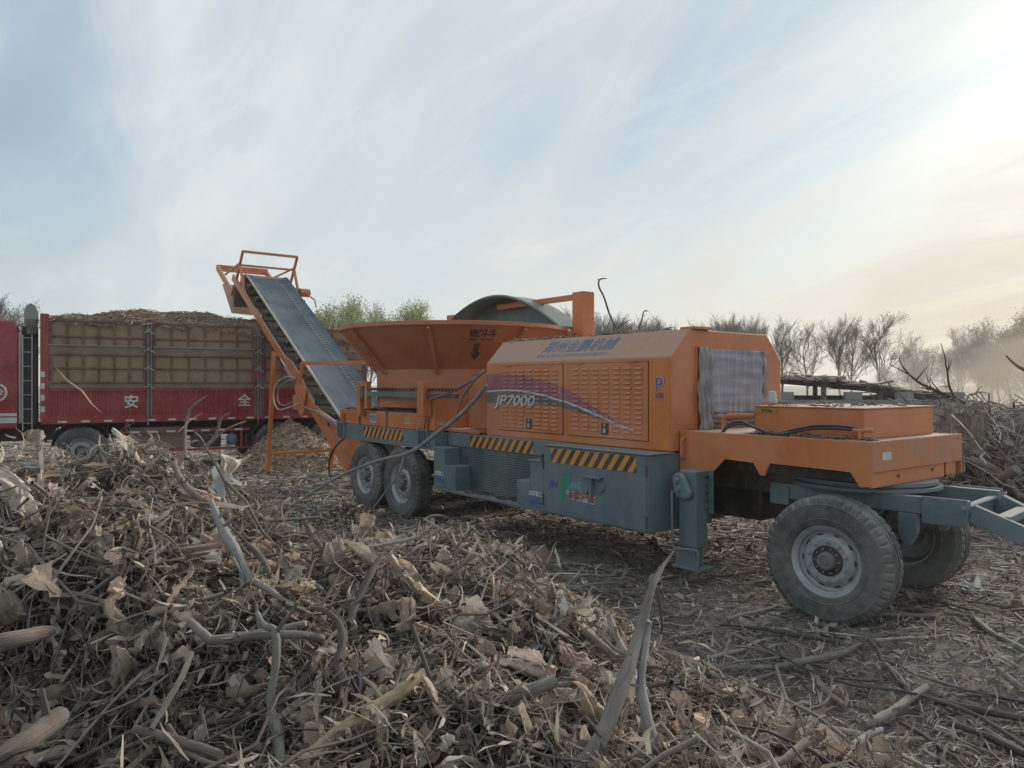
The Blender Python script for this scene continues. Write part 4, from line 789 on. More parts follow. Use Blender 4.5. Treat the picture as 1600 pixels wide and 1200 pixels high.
for x, w in ((1.97, .07), (4.31, .12)):
    q = T('side_post', MB().box(x-w, x+w, -.012, .04, 1.18, 3.36), 'rust', .006)
    T('post_rod', MB().tube([(x-.03, -.03, 1.05), (x-.03, -.03, 3.3)], .012, 6).tube([(x+.03, -.03, 1.25), (x+.03, -.03, 3.3)], .010, 6), 'grey_panel', 0, None, q)
    for z in (1.9, 2.3, 2.7, 3.1):
        T('post_latch', MB().beam((x-.10, -.03, z-.03), (x+.02, -.03, z+.05), .02, .02).beam((x+.10, -.03, z-.06), (x+.0, -.03, z+.0), .02, .02), 'steel', 0, None, q)
T('post_plate', MB().box(4.20, 4.42, -.016, -.0125, 2.02, 2.35), 'red_t', 0)
truck_text('安', .30, 1.62, 1.55, .008, 'white', bold=.006, extrude=.001); truck_text('全', .30, 3.98, 1.55, .008, 'white', bold=.006, extrude=.001)
T('edge_beam', MB().box(-.05, LEN, -.01, .06, 1.12, 1.212), 'red_t', .004)
for k in range(16):
    x = .25+k*.42
    if x < LEN-.2: T('reflector', MB().box(x, x+.16, -.0135, -.0105, 1.145, 1.185), 'white', 0)
for k in range(8): T('reflector', MB().box(-.05, .02, -.004, -.001, 1.25+k*.12, 1.25+k*.12+.117), 'white' if k % 2 else 'redtext', 0)
T('frame_rail', MB().box(-3.4, LEN, .75, .95, .75, 1.1).box(-3.4, LEN, 1.55, 1.75, .75, 1.1), 'black')
for x in (-1.55, .68, 4.75, 6.0):
    wheel(TR, (x, .22, .52), 0, tyre='rubber_dark'); wheel(TR, (x, 2.28, .52), 0, True, 'rubber_dark', False)
    a = [(x+.62*math.cos(R(t)), .56+.60*math.sin(R(t))) for t in range(10, 175, 15)]
    T('mudguard', MB().prism(a+[(p_*1.0-0, q_+.02) for p_, q_ in a[::-1]], 'y', .06, .42), 'black', 0)
ug = T('underrun_rail', MB().box(1.40, 4.10, .02, .05, .87, .93).box(1.5, 1.54, .04, .08, .87, 1.12).box(3.9, 3.94, .04, .08, .45, 1.12).box(1.40, 4.3, .03, .06, .45, .50), 'redtext', .003)
for k in range(7): T('reflector', MB().box(1.6+k*.36, 1.78+k*.36, .0165, .0195, .88, .92), 'white', 0, None, ug)
T('fuel_tank', MB().box(1.6, 2.7, .15, .7, .48, 1.0), 'tan_strip', .05); T('battery_box', MB().box(2.9, 3.5, .2, .7, .5, .95), 'dark', .02)
T('water_jug', MB().lathe([(0, 0), (.10, 0), (.12, .03), (.12, .17), (.09, .23), (.04, .25), (.04, .29), (0, .29)], (3.72, .12, .55), 'z', 18), 'bluecan', 0, 40)
# cab
cab_p = [(-.44, 1.05), (-.44, 3.12), (-.52, 3.24), (-2.2, 3.26), (-2.55, 2.9), (-2.68, 2.1), (-2.70, 1.0), (-2.1, 1.0), (-2.0, 1.2), (-1.2, 1.2), (-1.05, 1.02)]
cb_ = T('cab', MB().prism(cab_p, 'y', .02, 2.46), 'red_t', .05)
T('cab_trim', MB().box(-1.0, -.46, -.02, .02, 1.30, 1.36).box(-1.0, -.46, .0, .02, 1.16, 1.28), 'white', .003, None, cb_)
T('cab_badge', MB().lathe([(.145, -.008), (.165, -.010), (.185, -.008), (.186, .0), (.145, 0)], (-.80, .017, 1.78), 'y', 32, True), 'white', 0, 40, cb_)
truck_text('安全', .13, -.80, 1.78, .012, 'white', cb_, bold=.003, extrude=.001)
T('cab_panel_line', MB().box(-1.4, -.46, .012, .018, 2.30, 2.315).box(-1.4, -.46, .012, .018, 1.60, 1.612), 'dark', 0, None, cb_)
T('cab_side_window', MB().box(-2.1, -1.3, .010, .018, 2.2, 2.95), 'black', .01, None, cb_)
T('cab_gap_dark', MB().box(-.38, -.10, .35, 2.2, 1.1, 3.15), 'black', .02)  # black block filling the cab gap, its colour standing for the shade there
T('exhaust_pipe', MB().tube([(-.40, .10, 1.15), (-.41, .10, 2.0), (-.41, .10, 3.0)], .035, 10), 'cream', 0, 50)
T('air_intake', MB().box(-.30, -.10, .05, .35, 2.95, 3.3), 'dark', .04)
df = [(-.34, 3.20), (-.34, 3.44), (-.30, 3.56), (-.22, 3.615), (-.14, 3.56), (-.09, 3.44), (-.09, 3.20)]
T('air_deflector', MB().prism(df, 'y', .10, .18), 'grey_panel', .02)
ld = MB()
for x in (-.36, -.20): ld.tube([(x, .04, 1.0), (x, .02, 2.95)], .012, 6)
for k in range(7): ld.tube([(-.36, .035, 1.15+k*.29), (-.20, .035, 1.15+k*.29)], .010, 6)
T('access_ladder', ld, 'steel', 0, 60)
# load: a mounded heap of chippings with loose straw on it
rg = np.random.default_rng(4); nx, ny = 60, 24; V = []; F = []
def load_h(x, y): return 3.18+.46*math.sin(math.pi*min(max((x+.2)/(LEN+.2), 0), 1))**.55*(math.sin(math.pi*min(max(y/2.46, 0), 1))**.6)-.055*max(0, x-2.2)+.03*math.sin(4.1*x+1)+.025*math.sin(9*x+3*y)
for i in range(nx+1):
    for j in range(ny+1): x = .08+(LEN-.2)*i/nx; y = .08+2.32*j/ny; V.append((x, y, load_h(x, y)+rg.normal(0, .012)))
for i in range(nx):
    for j in range(ny): a = i*(ny+1)+j; F.append((a, a+ny+1, a+ny+2, a+1))
LOAD = empty('chip_load', TR.location, TR.rotation_euler[2]); tag(LOAD, 'heap of brown chippings piled above the truck sides', 'chippings')
me = bpy.data.meshes.new('load_core'); me.from_pydata(V, [], F); link('load_core', me, M['chipmound'], LOAD)
# ------------------------------------------------------------------ scatter helpers
def lumps(x, y): return .075*np.sin(4.3*x+1.1*y)*np.sin(4.9*y-1.3*x+.6)+.055*np.sin(8.7*x-2.1*y+1)*np.sin(7.9*y+2.3*x)+.03*np.sin(15*x+4*y)*np.sin(14*y-6*x+2)
def gnoise(x, y): return .020*np.sin(1.3*x+.7*y)+.018*np.sin(2.9*x-1.7*y+1)+.012*np.sin(6.1*x+4.3*y+2)+.008*np.sin(11*x-9*y)
def surf(x, y): return np.maximum(pile_h(x, y)+lumps(x, y)*np.clip(pile_h(x, y)*3, 0, 1), gnoise(x, y)*np.clip((np.asarray(x)+60)/60, 0, 1))
def twig_field(name, x, y, L, r, seed, lift=.03, tilt=.25, bend=.25, K=4, sides=3, base=None, axis=None):
    rg = np.random.default_rng(seed); n = len(x); base = base or surf
    th = rg.uniform(0, 2*np.pi, n) if axis is None else axis+rg.normal(0, .5, n)
    dx, dy = np.cos(th), np.sin(th); t = np.linspace(-.5, .5, K)
    kb = rg.normal(0, bend, n); k2 = rg.normal(0, bend*.6, n)
    off = kb[:, None]*(t[None]**2)*2+k2[:, None]*np.sin(t*9)[None]*.25
    X = x[:, None]+dx[:, None]*L[:, None]*t-dy[:, None]*L[:, None]*off; Y = y[:, None]+dy[:, None]*L[:, None]*t+dx[:, None]*L[:, None]*off
    za = base(X[:, 0], Y[:, 0]); zb_ = base(X[:, -1], Y[:, -1]); s = t+.5
    Z = za[:, None]*(1-s)+zb_[:, None]*s+np.minimum(rg.exponential(lift, n), 3*lift)[:, None]+(np.clip(rg.normal(0, tilt, n), -2*tilt, 2*tilt)*L)[:, None]*t+(rg.normal(0, .12, (n, K)))*L[:, None]*.3
    zm = base(x, y); Z = np.maximum(Z, (zm-.03)[:, None])
    Pn = np.stack([X, Y, Z], -1); d = np.gradient(Pn, axis=1); d /= np.linalg.norm(d, axis=-1, keepdims=True)+1e-9
    up = np.array([0., 0, 1]); u = np.cross(d, up); u /= np.linalg.norm(u, axis=-1, keepdims=True)+1e-9; w = np.cross(u, d)
    rr = r[:, None]*np.linspace(1, .45, K)[None]
    a = np.arange(sides)*2*np.pi/sides
    V = Pn[:, :, None]+rr[:, :, None, None]*(np.cos(a)[None, None, :, None]*u[:, :, None]+np.sin(a)[None, None, :, None]*w[:, :, None])
    b = (np.arange(n)*K*sides)[:, None, None]; i = np.arange(K-1)[None, :, None]*sides; j = np.arange(sides)[None, None]; j2 = (j+1) % sides
    F = np.stack([b+i+j, b+i+j2, b+i+sides+j2, b+i+sides+j], -1).reshape(-1, 4)
    return fast_mesh(name, V.reshape(-1, 3), F, True)
def ribbon_field(name, x, y, L, w, seed, lift=.03, K=6):
    rg = np.random.default_rng(seed); n = len(x); th = rg.uniform(0, 2*np.pi, n); el = rg.normal(0, .45, n)
    d = np.stack([np.cos(th)*np.cos(el), np.sin(th)*np.cos(el), np.sin(el)], -1); Pn = np.zeros((n, K, 3)); Pn[:, 0] = np.stack([x, y, surf(x, y)+rg.exponential(lift, n)], -1)
    ax = rg.normal(0, 1, (n, 3)); cv = rg.normal(0, .55, n); D = [d]
    for i in range(1, K):
        d = d+np.cross(ax, d)*cv[:, None]*.5+rg.normal(0, .18, (n, 3)); d /= np.linalg.norm(d, axis=1, keepdims=True); Pn[:, i] = Pn[:, i-1]+d*(L/(K-1))[:, None]; D.append(d)
    D = np.stack(D, 1); s = np.cross(D, rg.normal(0, 1, (n, 1, 3))); s /= np.linalg.norm(s, axis=-1, keepdims=True)+1e-9
    tw = rg.normal(0, .5, (n, K)).cumsum(1)[..., None]; b = np.cross(D, s); s = s*np.cos(tw)+b*np.sin(tw)
    W = w[:, None]*(np.array([.3, .9, 1, 1, .8, .2])[None]*rg.uniform(.6, 1.3, (n, K)))
    V = np.stack([Pn-s*W[..., None], Pn+s*W[..., None]], 2).reshape(-1, 3)
    q = (np.arange(n)*K*2)[:, None]+np.arange(K-1)[None]*2
    return fast_mesh(name, V, np.stack([q, q+2, q+3, q+1], -1).reshape(-1, 4), True)
def leaf_field(name, x, y, S, seed, lift=.02, base=None, asp=.5):
    rg = np.random.default_rng(seed); n = len(x); base = base or surf; gu, gv = 4, 3
    U, W = np.meshgrid(np.linspace(-.5, .5, gu), np.linspace(-.5, .5, gv), indexing='ij'); U = U.ravel(); W = W.ravel()
    k1 = rg.normal(0, 1.2, n); k2 = rg.normal(0, 1.5, n); a_ = asp*rg.uniform(.5, 1.5, n)
    lx = U[None]*np.ones((n, 1))+rg.normal(0, .05, (n, len(U))); ly = W[None]*a_[:, None]*(1-.35*U[None])+rg.normal(0, .09, (n, len(U)))
    lz = k1[:, None]*U[None]**2*.6+k2[:, None]*W[None]**2*.8*a_[:, None]+rg.normal(0, .07, (n, len(U)))
    Pn = np.stack([lx, ly, lz], -1)*S[:, None, None]
    th = rg.uniform(0, 2*np.pi, n); ph = rg.normal(0, .55, n); ps = rg.normal(0, .6, n)
    c, s = np.cos, np.sin
    def rot(Q, ang, i, j):
        a, b = Q[..., i].copy(), Q[..., j].copy(); Q[..., i] = a*c(ang)[:, None]-b*s(ang)[:, None]; Q[..., j] = a*s(ang)[:, None]+b*c(ang)[:, None]
    rot(Pn, ps, 1, 2); rot(Pn, ph, 0, 2); rot(Pn, th, 0, 1)
    Pn[..., 0] += x[:, None]; Pn[..., 1] += y[:, None]; Pn[..., 2] += (base(x, y)+rg.exponential(lift, n)+S*.08)[:, None]
    b = (np.arange(n)*gu*gv)[:, None, None]; i = np.arange(gu-1)[None, :, None]*gv; j = np.arange(gv-1)[None, None]
    F = np.stack([b+i+j, b+i+gv+j, b+i+gv+j+1, b+i+j+1], -1).reshape(-1, 4)
    return fast_mesh(name, Pn.reshape(-1, 3), F, True)

# ------------------------------------------------------------------ ground: one sheet to the horizon, and the brush mound on it
def axis_pts(lo, hi, step, far, g=1.22):
    a = list(np.arange(lo, hi+1e-6, step)); d = step
    while a[-1] < far: d *= g; a.append(a[-1]+d)
    d = step
    while a[0] > -far: d *= g; a.insert(0, a[0]-d)
    return np.array(a)
def grid_mesh(name, gx, gy, zf):
    X, Y = np.meshgrid(gx, gy, indexing='ij'); V = np.stack([X, Y, zf(X, Y)], -1).reshape(-1, 3); m = len(gy)
    i, j = np.meshgrid(np.arange(len(gx)-1), np.arange(m-1), indexing='ij'); a = (i*m+j).ravel()
    return fast_mesh(name, V, np.stack([a, a+m, a+m+1, a+1], -1), True)
GROUND = link('ground', grid_mesh('ground', axis_pts(-9, 10, .12, 600), axis_pts(2, 20, .12, 600), lambda X, Y: gnoise(X, Y)*np.clip(1.5-np.hypot(X, Y)/60, 0, 1)), M['ground'])
tag(GROUND, 'trampled brown earth strewn with twigs', kind='structure')
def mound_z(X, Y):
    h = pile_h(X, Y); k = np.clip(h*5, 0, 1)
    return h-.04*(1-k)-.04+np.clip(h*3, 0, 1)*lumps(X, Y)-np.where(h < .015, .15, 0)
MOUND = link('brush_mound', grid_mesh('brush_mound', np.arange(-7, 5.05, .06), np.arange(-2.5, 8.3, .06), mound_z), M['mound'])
tag(MOUND, 'heap of matted brush, bark and dry leaf sheets in the foreground', kind='structure')

rng = np.random.default_rng(11)
def view_pts(n, ymin, ymax, seed, power=1.0, side=.74, keep=None):
    r_ = np.random.default_rng(seed); out = np.zeros((0, 2))
    while len(out) < n:
        u = r_.uniform(0, 1, n*3); yy = ymin*(ymax/ymin)**u if power else ymin+(ymax-ymin)*u
        xx = r_.uniform(-1, 1, n*3)*(yy*side+.6); q = np.stack([xx, yy], -1)
        if keep is not None: q = q[keep(xx, yy, r_)]
        out = np.concatenate([out, q])
    return out[:n, 0], out[:n, 1]
onpile = lambda x, y, r_: pile_h(x, y) > .12
offpile = lambda x, y, r_: pile_h(x, y) < .16
def machine_local(x, y):
    rx, ry = x-2.316, y-8.018; return rx*.609-ry*.793, rx*.793+ry*.609
# on the heap
x, y = view_pts(18000, 1.7, 5.6, 21, keep=onpile); n = len(x)
o = link('twig_litter', twig_field('twig_litter', x, y, rng.gamma(3, .045, n)+.04, rng.gamma(2.2, .0009, n)+.0010, 22, .035, .28), M['twigs']); tag(o, 'tangle of dry twigs covering the brush heap', kind='stuff')
x, y = view_pts(600, 1.8, 5.6, 23, keep=onpile); n = len(x)
o = link('stick_litter', twig_field('stick_litter', x, y, rng.gamma(4, .075, n)+.12, rng.gamma(3, .0016, n)+.003, 24, .05, .30, K=5, sides=6), M['twigs']); tag(o, 'finger thick sticks jumbled over the brush heap', kind='stuff')
x, y = view_pts(20000, 1.7, 5.6, 25, keep=onpile); n = len(x)
o = link('leaf_litter', leaf_field('leaf_litter', x, y, rng.gamma(3, .008, n)+.010, 26, .03, asp=.30), M['leaves']); tag(o, 'small dry leaf and bark crumbs over the brush heap', kind='stuff')
x, y = view_pts(12000, 1.7, 5.6, 27, keep=onpile); n = len(x)
o = link('bark_shreds', ribbon_field('bark_shreds', x, y, rng.gamma(2.2, .040, n)+.03, rng.gamma(2.0, .0017, n)+.0015, 28, .045), M['shreds']); tag(o, 'pale shredded bark strips matted over the brush heap', kind='stuff')
x, y = view_pts(7000, 3.3, 14, 29, side=.76, keep=offpile); n = len(x)
o = link('ground_shreds', ribbon_field('ground_shreds', x, y, rng.gamma(2.2, .035, n)+.03, rng.gamma(2.5, .0022, n)+.003, 30, .012), M['shreds']); tag(o, 'pale bark strips scattered over the ground', kind='stuff')
# on the ground
x, y = view_pts(36000, 3.2, 24, 31, side=.78, keep=offpile); n = len(x); sc = np.clip(y/6, .8, 2.2)
bare = (np.abs(machine_local(x, y)[1]+1.4) < .45) & (rng.uniform(0, 1, n) < .3); x, y, sc = x[~bare], y[~bare], sc[~bare]; n = len(x)
o = link('ground_twigs', twig_field('ground_twigs', x, y, (rng.gamma(3, .045, n)+.04)*sc, (rng.gamma(2, .0014, n)+.0018)*sc, 32, .012, .06, axis=None), M['twigs_ground']); tag(o, 'thin broken twigs trampled into the ground', kind='stuff')
x, y = view_pts(14000, 3.2, 24, 33, side=.78, keep=offpile); n = len(x); sc = np.clip(y/6, .8, 2.2)
o = link('ground_flakes', leaf_field('ground_flakes', x, y, (rng.gamma(2.5, .010, n)+.012)*sc, 34, .008, asp=.32), M['flakes']); tag(o, 'bark flakes and leaf bits strewn on the ground', kind='stuff')
x, y = view_pts(5000, 24, 70, 35, side=.8); n = len(x)
o = link('far_litter', twig_field('far_litter', x, y, rng.gamma(3, .25, n)+.2, rng.gamma(2, .010, n)+.012, 36, .05, .1), M['twigs_ground']); tag(o, 'brush scraps littering the far yard', kind='stuff')
rgc = np.random.default_rng(37); n = 5000; x = rgc.normal(-3.0, 1.5, n); y = rgc.normal(13.0, 2.4, n); k_ = (pile_h(x, y) < .1) & (y > 7.5) & (machine_local(x, y)[1] < -1.0); x, y = x[k_], y[k_]; n = len(x)
o = link('spilled_chips', leaf_field('spilled_chips', x, y, rgc.gamma(3, .012, n)+.015, 38, .006, asp=.4), M['chips']); tag(o, 'warm wood chips spilled on the ground before the truck', kind='stuff')
# larger ground sticks, one by one
_st = []
for k in range(8):
    rg = np.random.default_rng(100+k); pts = []; L = 1.0; yy = 0
    for i in range(6): t = i/5; yy += rg.normal(0, .035); pts.append(((t-.5)*L, yy, .012+abs(rg.normal(0, .012))))
    mb = MB().tube(pts, [.024, .023, .021, .018, .014, .008], 7)
    if k % 2: mb.tube([pts[2], (pts[2][0]+.10, pts[2][1]+.10, .03), (pts[2][0]+.24, pts[2][1]+.16, .035)], [.013, .010, .005], 6)
    _st.append(mb.mesh('stick', 60)); _st[-1].materials.append([M['w_grey'], M['w_pale'], M['w_bark'], M['w_dark']][k % 4])
x, y = view_pts(230, 3.6, 14, 41, side=.72, keep=offpile)
for k in range(len(x)):
    o = bpy.data.objects.new('stick', _st[k % 8]); col.objects.link(o); o.parent = GROUND
    s = rng.uniform(.35, 1.0); o.location = (x[k], y[k], float(surf(x[k:k+1], y[k:k+1])[0])+.012); o.rotation_euler = (rng.normal(0, .05), rng.normal(0, .06), rng.uniform(0, 6.28)); o.scale = (s*1.15, s, s*rng.uniform(.6, 1.1))
# crumpled leaf and bark sheets
def sheet_mesh(seed, nu=24, nv=12):
    rg = np.random.default_rng(seed); ang = np.cumsum(rg.normal(0, .24, nu+1)); cx = np.concatenate([[0], np.cumsum(np.cos(ang[:-1]))/nu]); cz = np.concatenate([[0], np.cumsum(np.sin(ang[:-1]))/nu])
    curl = rg.uniform(.8, 3.4)*rg.choice([-1, 1]); tw = rg.normal(0, 2.0); V = []
    ph = rg.uniform(0, 6, 6); fr = rg.uniform(5, 13, 3)
    edge0 = 1+.22*np.cumsum(rg.normal(0, .28, nu+1))+rg.normal(0, .04, nu+1); edge1 = 1+.22*np.cumsum(rg.normal(0, .28, nu+1))+rg.normal(0, .04, nu+1)
    for i in range(nu+1):
        u = i/nu; wd = (.25+.75*math.sin(math.pi*(.06+.88*u))**.8)*(1+.35*math.sin(6*u+ph[0])*math.sin(11*u+ph[1]))
        for j in range(nv+1):
            v = j/nv-.5; e = (edge0[i] if v < 0 else edge1[i]); e = min(max(e, .35), 1.5)
            s = v*wd*e; a = curl*s
            yy = math.sin(a)/curl; zz_ = (1-math.cos(a))/curl+.075*math.sin(fr[0]*s*2+ph[0]+3*u)+.035*math.sin(fr[1]*u+ph[1]+5*s)+.025*math.sin(fr[2]*(u+s)+ph[2])+.050*abs(math.sin(24*s+ph[3]+7*u))+.022*abs(math.sin(19*u+ph[4]-11*s))+.016*math.sin(41*s+ph[5]+13*u)+rg.normal(0, .006)
            t = tw*(u-.5); y2 = yy*math.cos(t)-zz_*math.sin(t); z2 = yy*math.sin(t)+zz_*math.cos(t)
            V.append((cx[i]-cx[-1]/2+rg.normal(0, .010), y2, cz[i]-cz.mean()+z2))
    F = [(i*(nv+1)+j, (i+1)*(nv+1)+j, (i+1)*(nv+1)+j+1, i*(nv+1)+j+1) for i in range(nu) for j in range(nv)]
    me = bpy.data.meshes.new('leaf_sheet'); me.from_pydata(V, [], F); me.polygons.foreach_set('use_smooth', [True]*len(F)); return me
SHEETS = [[None]*16 for _ in range(4)]
def sheet(tone, v):
    if SHEETS[tone][v] is None:
        me = sheet_mesh(500+v); me.materials.append(SCRAP[tone]); SHEETS[tone][v] = me
    return SHEETS[tone][v]
def put_sheet(loc, L, W, head, pitch, roll, tone, v, parent=MOUND):
    o = bpy.data.objects.new('leaf_sheet', sheet(tone, v)); col.objects.link(o); o.parent = parent; o.location = loc
    o.rotation_euler = (roll, pitch, head); o.scale = (L, W, .5*(L+W)*1.35); return o
for k, (hx, hy, hz, L, W, sl_, tone) in enumerate(HERO_SCRAPS):
    put_sheet((hx, hy-.05, hz+.06), L*1.15, W*.85, rng.normal(0, .3), R(sl_), rng.normal(.9, .3), tone, k % 16)
x, y = view_pts(245, 1.9, 5.2, 51, keep=onpile); zs = surf(x, y)
for k in range(len(x)):
    s = rng.gamma(4, .032)+.05; left = x[k] < -.25*y[k]-.2; s *= .52 if left else .62
    tone = int(rng.choice([0, 1, 2, 3], p=[.16, .24, .15, .45] if left else [.28, .38, .20, .14]))
    put_sheet((x[k], y[k], zs[k]+.05), s*1.9, s*rng.uniform(.25, .55), rng.uniform(0, 6.28), rng.normal(0, .6), rng.normal(0, .8), tone, int(rng.integers(16)))
x, y = view_pts(150, 3.6, 12, 53, side=.7, keep=offpile); zs = surf(x, y)
for k in range(len(x)):
    s = rng.gamma(4, .018)+.04
    put_sheet((x[k], y[k], zs[k]+.015), s*1.3, s*.7, rng.uniform(0, 6.28), rng.normal(0, .3), rng.normal(0, .4), int(rng.choice([0, 1, 2, 3], p=[.25, .25, .2, .3])), int(rng.integers(16)), GROUND)
# many smaller torn sheets matted into the heap
rgs = np.random.default_rng(57); x, y = view_pts(3000, 1.8, 5.5, 58, keep=onpile); zs = surf(x, y); VV = []; FF = []; cnt = 0
small = [sheet_mesh(600+k, 9, 5) for k in range(12)]; sv = []
for me in small:
    a = np.empty(len(me.vertices)*3, np.float32); me.vertices.foreach_get('co', a); f = np.array([tuple(p.vertices) for p in me.polygons]); sv.append((a.reshape(-1, 3), f))
for k in range(len(x)):
    a, f = sv[k % 12]; s = rgs.gamma(3, .013)+.020; Rm = np.array(Matrix.Rotation(rgs.uniform(0, 6.28), 3, 'Z') @ Matrix.Rotation(rgs.normal(0, .7), 3, 'Y') @ Matrix.Rotation(rgs.normal(0, .8), 3, 'X'))
    VV.append((a*np.array([s*1.9, s*rgs.uniform(.25, .6), s])) @ Rm.T+np.array([x[k], y[k], zs[k]+.03+rgs.exponential(.015)])); FF.append(f+cnt); cnt += len(a)
o = link('torn_sheets', fast_mesh('torn_sheets', np.concatenate(VV), np.concatenate(FF), True), M['torn']); tag(o, 'small torn leaf and bark sheets matted over the brush heap', kind='stuff')
# stout stick pieces lying on the heap
x, y = view_pts(90, 1.9, 5.3, 59, keep=onpile); zs = surf(x, y)
for k in range(len(x)):
    o = bpy.data.objects.new('stick', _st[k % 8]); col.objects.link(o); o.parent = MOUND; s = rgs.uniform(.22, .62)
    o.location = (x[k], y[k], zs[k]+.04); o.rotation_euler = (rgs.normal(0, .2), rgs.normal(0, .35), rgs.uniform(0, 6.28)); o.scale = (s, s, s*rgs.uniform(.8, 1.1))
# named branches
for name, label, mt, paths in BRANCHES:
    mb = MB(); bark = []; rg = np.random.default_rng(len(label)+int(100*abs(paths[0][0][0])))
    for p in paths:
        q = np.array(p); t = np.linspace(0, len(q)-1, (len(q)-1)*5+1); i = np.clip(t.astype(int), 0, len(q)-2); f = (t-i)[:, None]
        p0 = q[np.maximum(i-1, 0)]; p1 = q[i]; p2 = q[i+1]; p3 = q[np.minimum(i+2, len(q)-1)]
        c = .5*(2*p1+(p2-p0)*f+(2*p0-5*p1+4*p2-p3)*f**2+(3*p1-p0-3*p2+p3)*f**3)
        rr = np.maximum(c[:, 3]*(.50 if name == 'leaning_pole' else .5 if name == 'fallen_log' else .58 if name in ('forked_branch', 'grey_sapling') else .72), .0015)*(1+.05*np.sin(np.arange(len(c))*.9+rg.uniform(0, 6))+rg.normal(0, .025, len(c)))
        cc_ = c[:, :3]+rg.normal(0, .05, (len(c), 3))*rr[:, None]
        ns = 12 if rr.max() > .012 else 6; mb.tube([tuple(a) for a in cc_], list(rr), ns)
        ln = np.concatenate([[0], np.cumsum(np.linalg.norm(np.diff(cc_, axis=0), axis=1))]); bark += [(1.1*math.cos(6.283*j/ns), 1.1*math.sin(6.283*j/ns), ln[i]*5.0) for i in range(len(cc_)) for j in range(ns)]
        if .008 < rr.max() < .035:
            for _ in range(3):
                k = int(rg.integers(1, len(c)-1)); dv = rg.normal(0, 1, 3); dv[2] = abs(dv[2]); dv /= np.linalg.norm(dv); l_ = rr[k]*rg.uniform(1.8, 6)
                mb.tube([tuple(cc_[k]), tuple(cc_[k]+dv*l_*.6), tuple(cc_[k]+dv*l_+rg.normal(0, .2, 3)*l_)], [rr[k]*.45, rr[k]*.34, rr[k]*.2], 5); bark += [(math.cos(j), math.sin(j), j*.2) for j in range(15)]
    o = link(name, mb.mesh(name, 50), M['b_'+mt]); at_ = o.data.attributes.new('bark', 'FLOAT_VECTOR', 'POINT'); at_.data.foreach_set('vector', np.array(bark, np.float32).ravel()); tag(o, label, 'branch' if 'log' not in name and 'post' not in name else 'log')
# chip heap under the conveyor
def cone_heap(name, label, cat, cx, cy, h, rad, n, seed, mat, core, sz):
    rg = np.random.default_rng(seed)
    def hz(x, y):
        d = np.hypot(x-cx, y-cy)/rad*(1+.10*np.sin(3*np.arctan2(y-cy, x-cx)+seed)); return np.maximum(h*np.clip(1-d, 0, 1)**1.0*(1-.08*np.exp(-(d*4)**2))+.0*d, 0)-.02
    e = empty(name, (0, 0, 0)); tag(e, label, cat)
    link('heap_core', grid_mesh('heap_core', np.linspace(cx-rad*1.2, cx+rad*1.2, 60), np.linspace(cy-rad*1.2, cy+rad*1.2, 60), lambda X, Y: hz(X, Y)+.015*np.sin(X*31)*np.sin(Y*27)-.01), M[core], e)
    a = rg.uniform(0, 6.28, n); d = rad*1.08*np.sqrt(rg.uniform(0, 1, n)); x = cx+d*np.cos(a); y = cy+d*np.sin(a)
    o = link('loose_chips', leaf_field('loose_chips', x, y, rg.gamma(3, sz, n)+sz*1.5, seed+1, .004, base=hz, asp=.4), M[mat], e); tag(o, kind='stuff')
    return e
cone_heap('chip_heap', 'pointed heap of fresh wood chips under the conveyor legs', 'wood chips', -5.32, 18.05, 1.22, 1.42, 9000, 61, 'chips', 'chipcore', .011)
cone_heap('sawdust_mound', 'small mound of shreddings between the two rear wheels', 'wood chips', -2.35, 10.75, .30, .55, 1600, 63, 'chips', 'mound', .010)
# straw over the truck load, and bits fallen along the conveyor
rg = np.random.default_rng(71); n = 5200; lx_ = rg.uniform(.05, LEN-.1, n); ly_ = rg.uniform(-.02, 1.9, n)**1.0
lh = np.vectorize(load_h)
o = link('loose_straw', twig_field('loose_straw', lx_, ly_, rg.gamma(3, .05, n)+.06, rg.gamma(2, .003, n)+.004, 72, .02, .15, base=lambda a, b: lh(a, b)), M['straw'], LOAD); tag(o, kind='stuff')
# debris lying on the machine: hood roof, ledges, deck
def machine_debris(name, label, n, box, z, L, seed, mat='twigs'):
    rg = np.random.default_rng(seed); xx = rg.uniform(box[0], box[1], n); yy = rg.uniform(box[2], box[3], n)
    e = link(name, twig_field(name, xx, yy, rg.gamma(3, L/3, n)+.02, rg.gamma(2, .002, n)+.0025, seed, .010, .06, base=lambda a, b: np.full_like(a, z)), M[mat])
    e.location = SH.location; e.rotation_euler = SH.rotation_euler; tag(e, label, kind='stuff'); return e
machine_debris('roof_debris', 'twig scraps scattered along the hood roof edge', 260, (-3.05, -.3, -.66, -.2), 2.508, .12, 81)
machine_debris('roof_debris', 'thick litter of bark bits at the back of the hood roof', 320, (-3.1, -1.9, -.62, .3), 2.512, .14, 82)
machine_debris('ledge_debris', 'shreddings caught on the teal ledge behind the hood', 260, (-3.88, -3.2, -1.0, -.65), 1.283, .07, 83)
machine_debris('step_debris', 'leaf shreds lying on the step ledge', 120, (-3.3, -2.1, -1.26, -1.06), .547, .07, 84)
machine_debris('platform_debris', 'shreddings banked on the orange platform under the hopper', 420, (-6.9, -4.2, -1.2, -1.0), 1.533, .07, 85)
machine_debris('deck_debris', 'bark crumbs along the front deck edge', 90, (.7, 1.9, -.78, -.58), 1.487, .05, 86)
machine_debris('cabinet_debris', 'bark crumbs lying on the control cabinet lid', 70, (.75, 1.7, -.54, .5), 1.749, .05, 87)
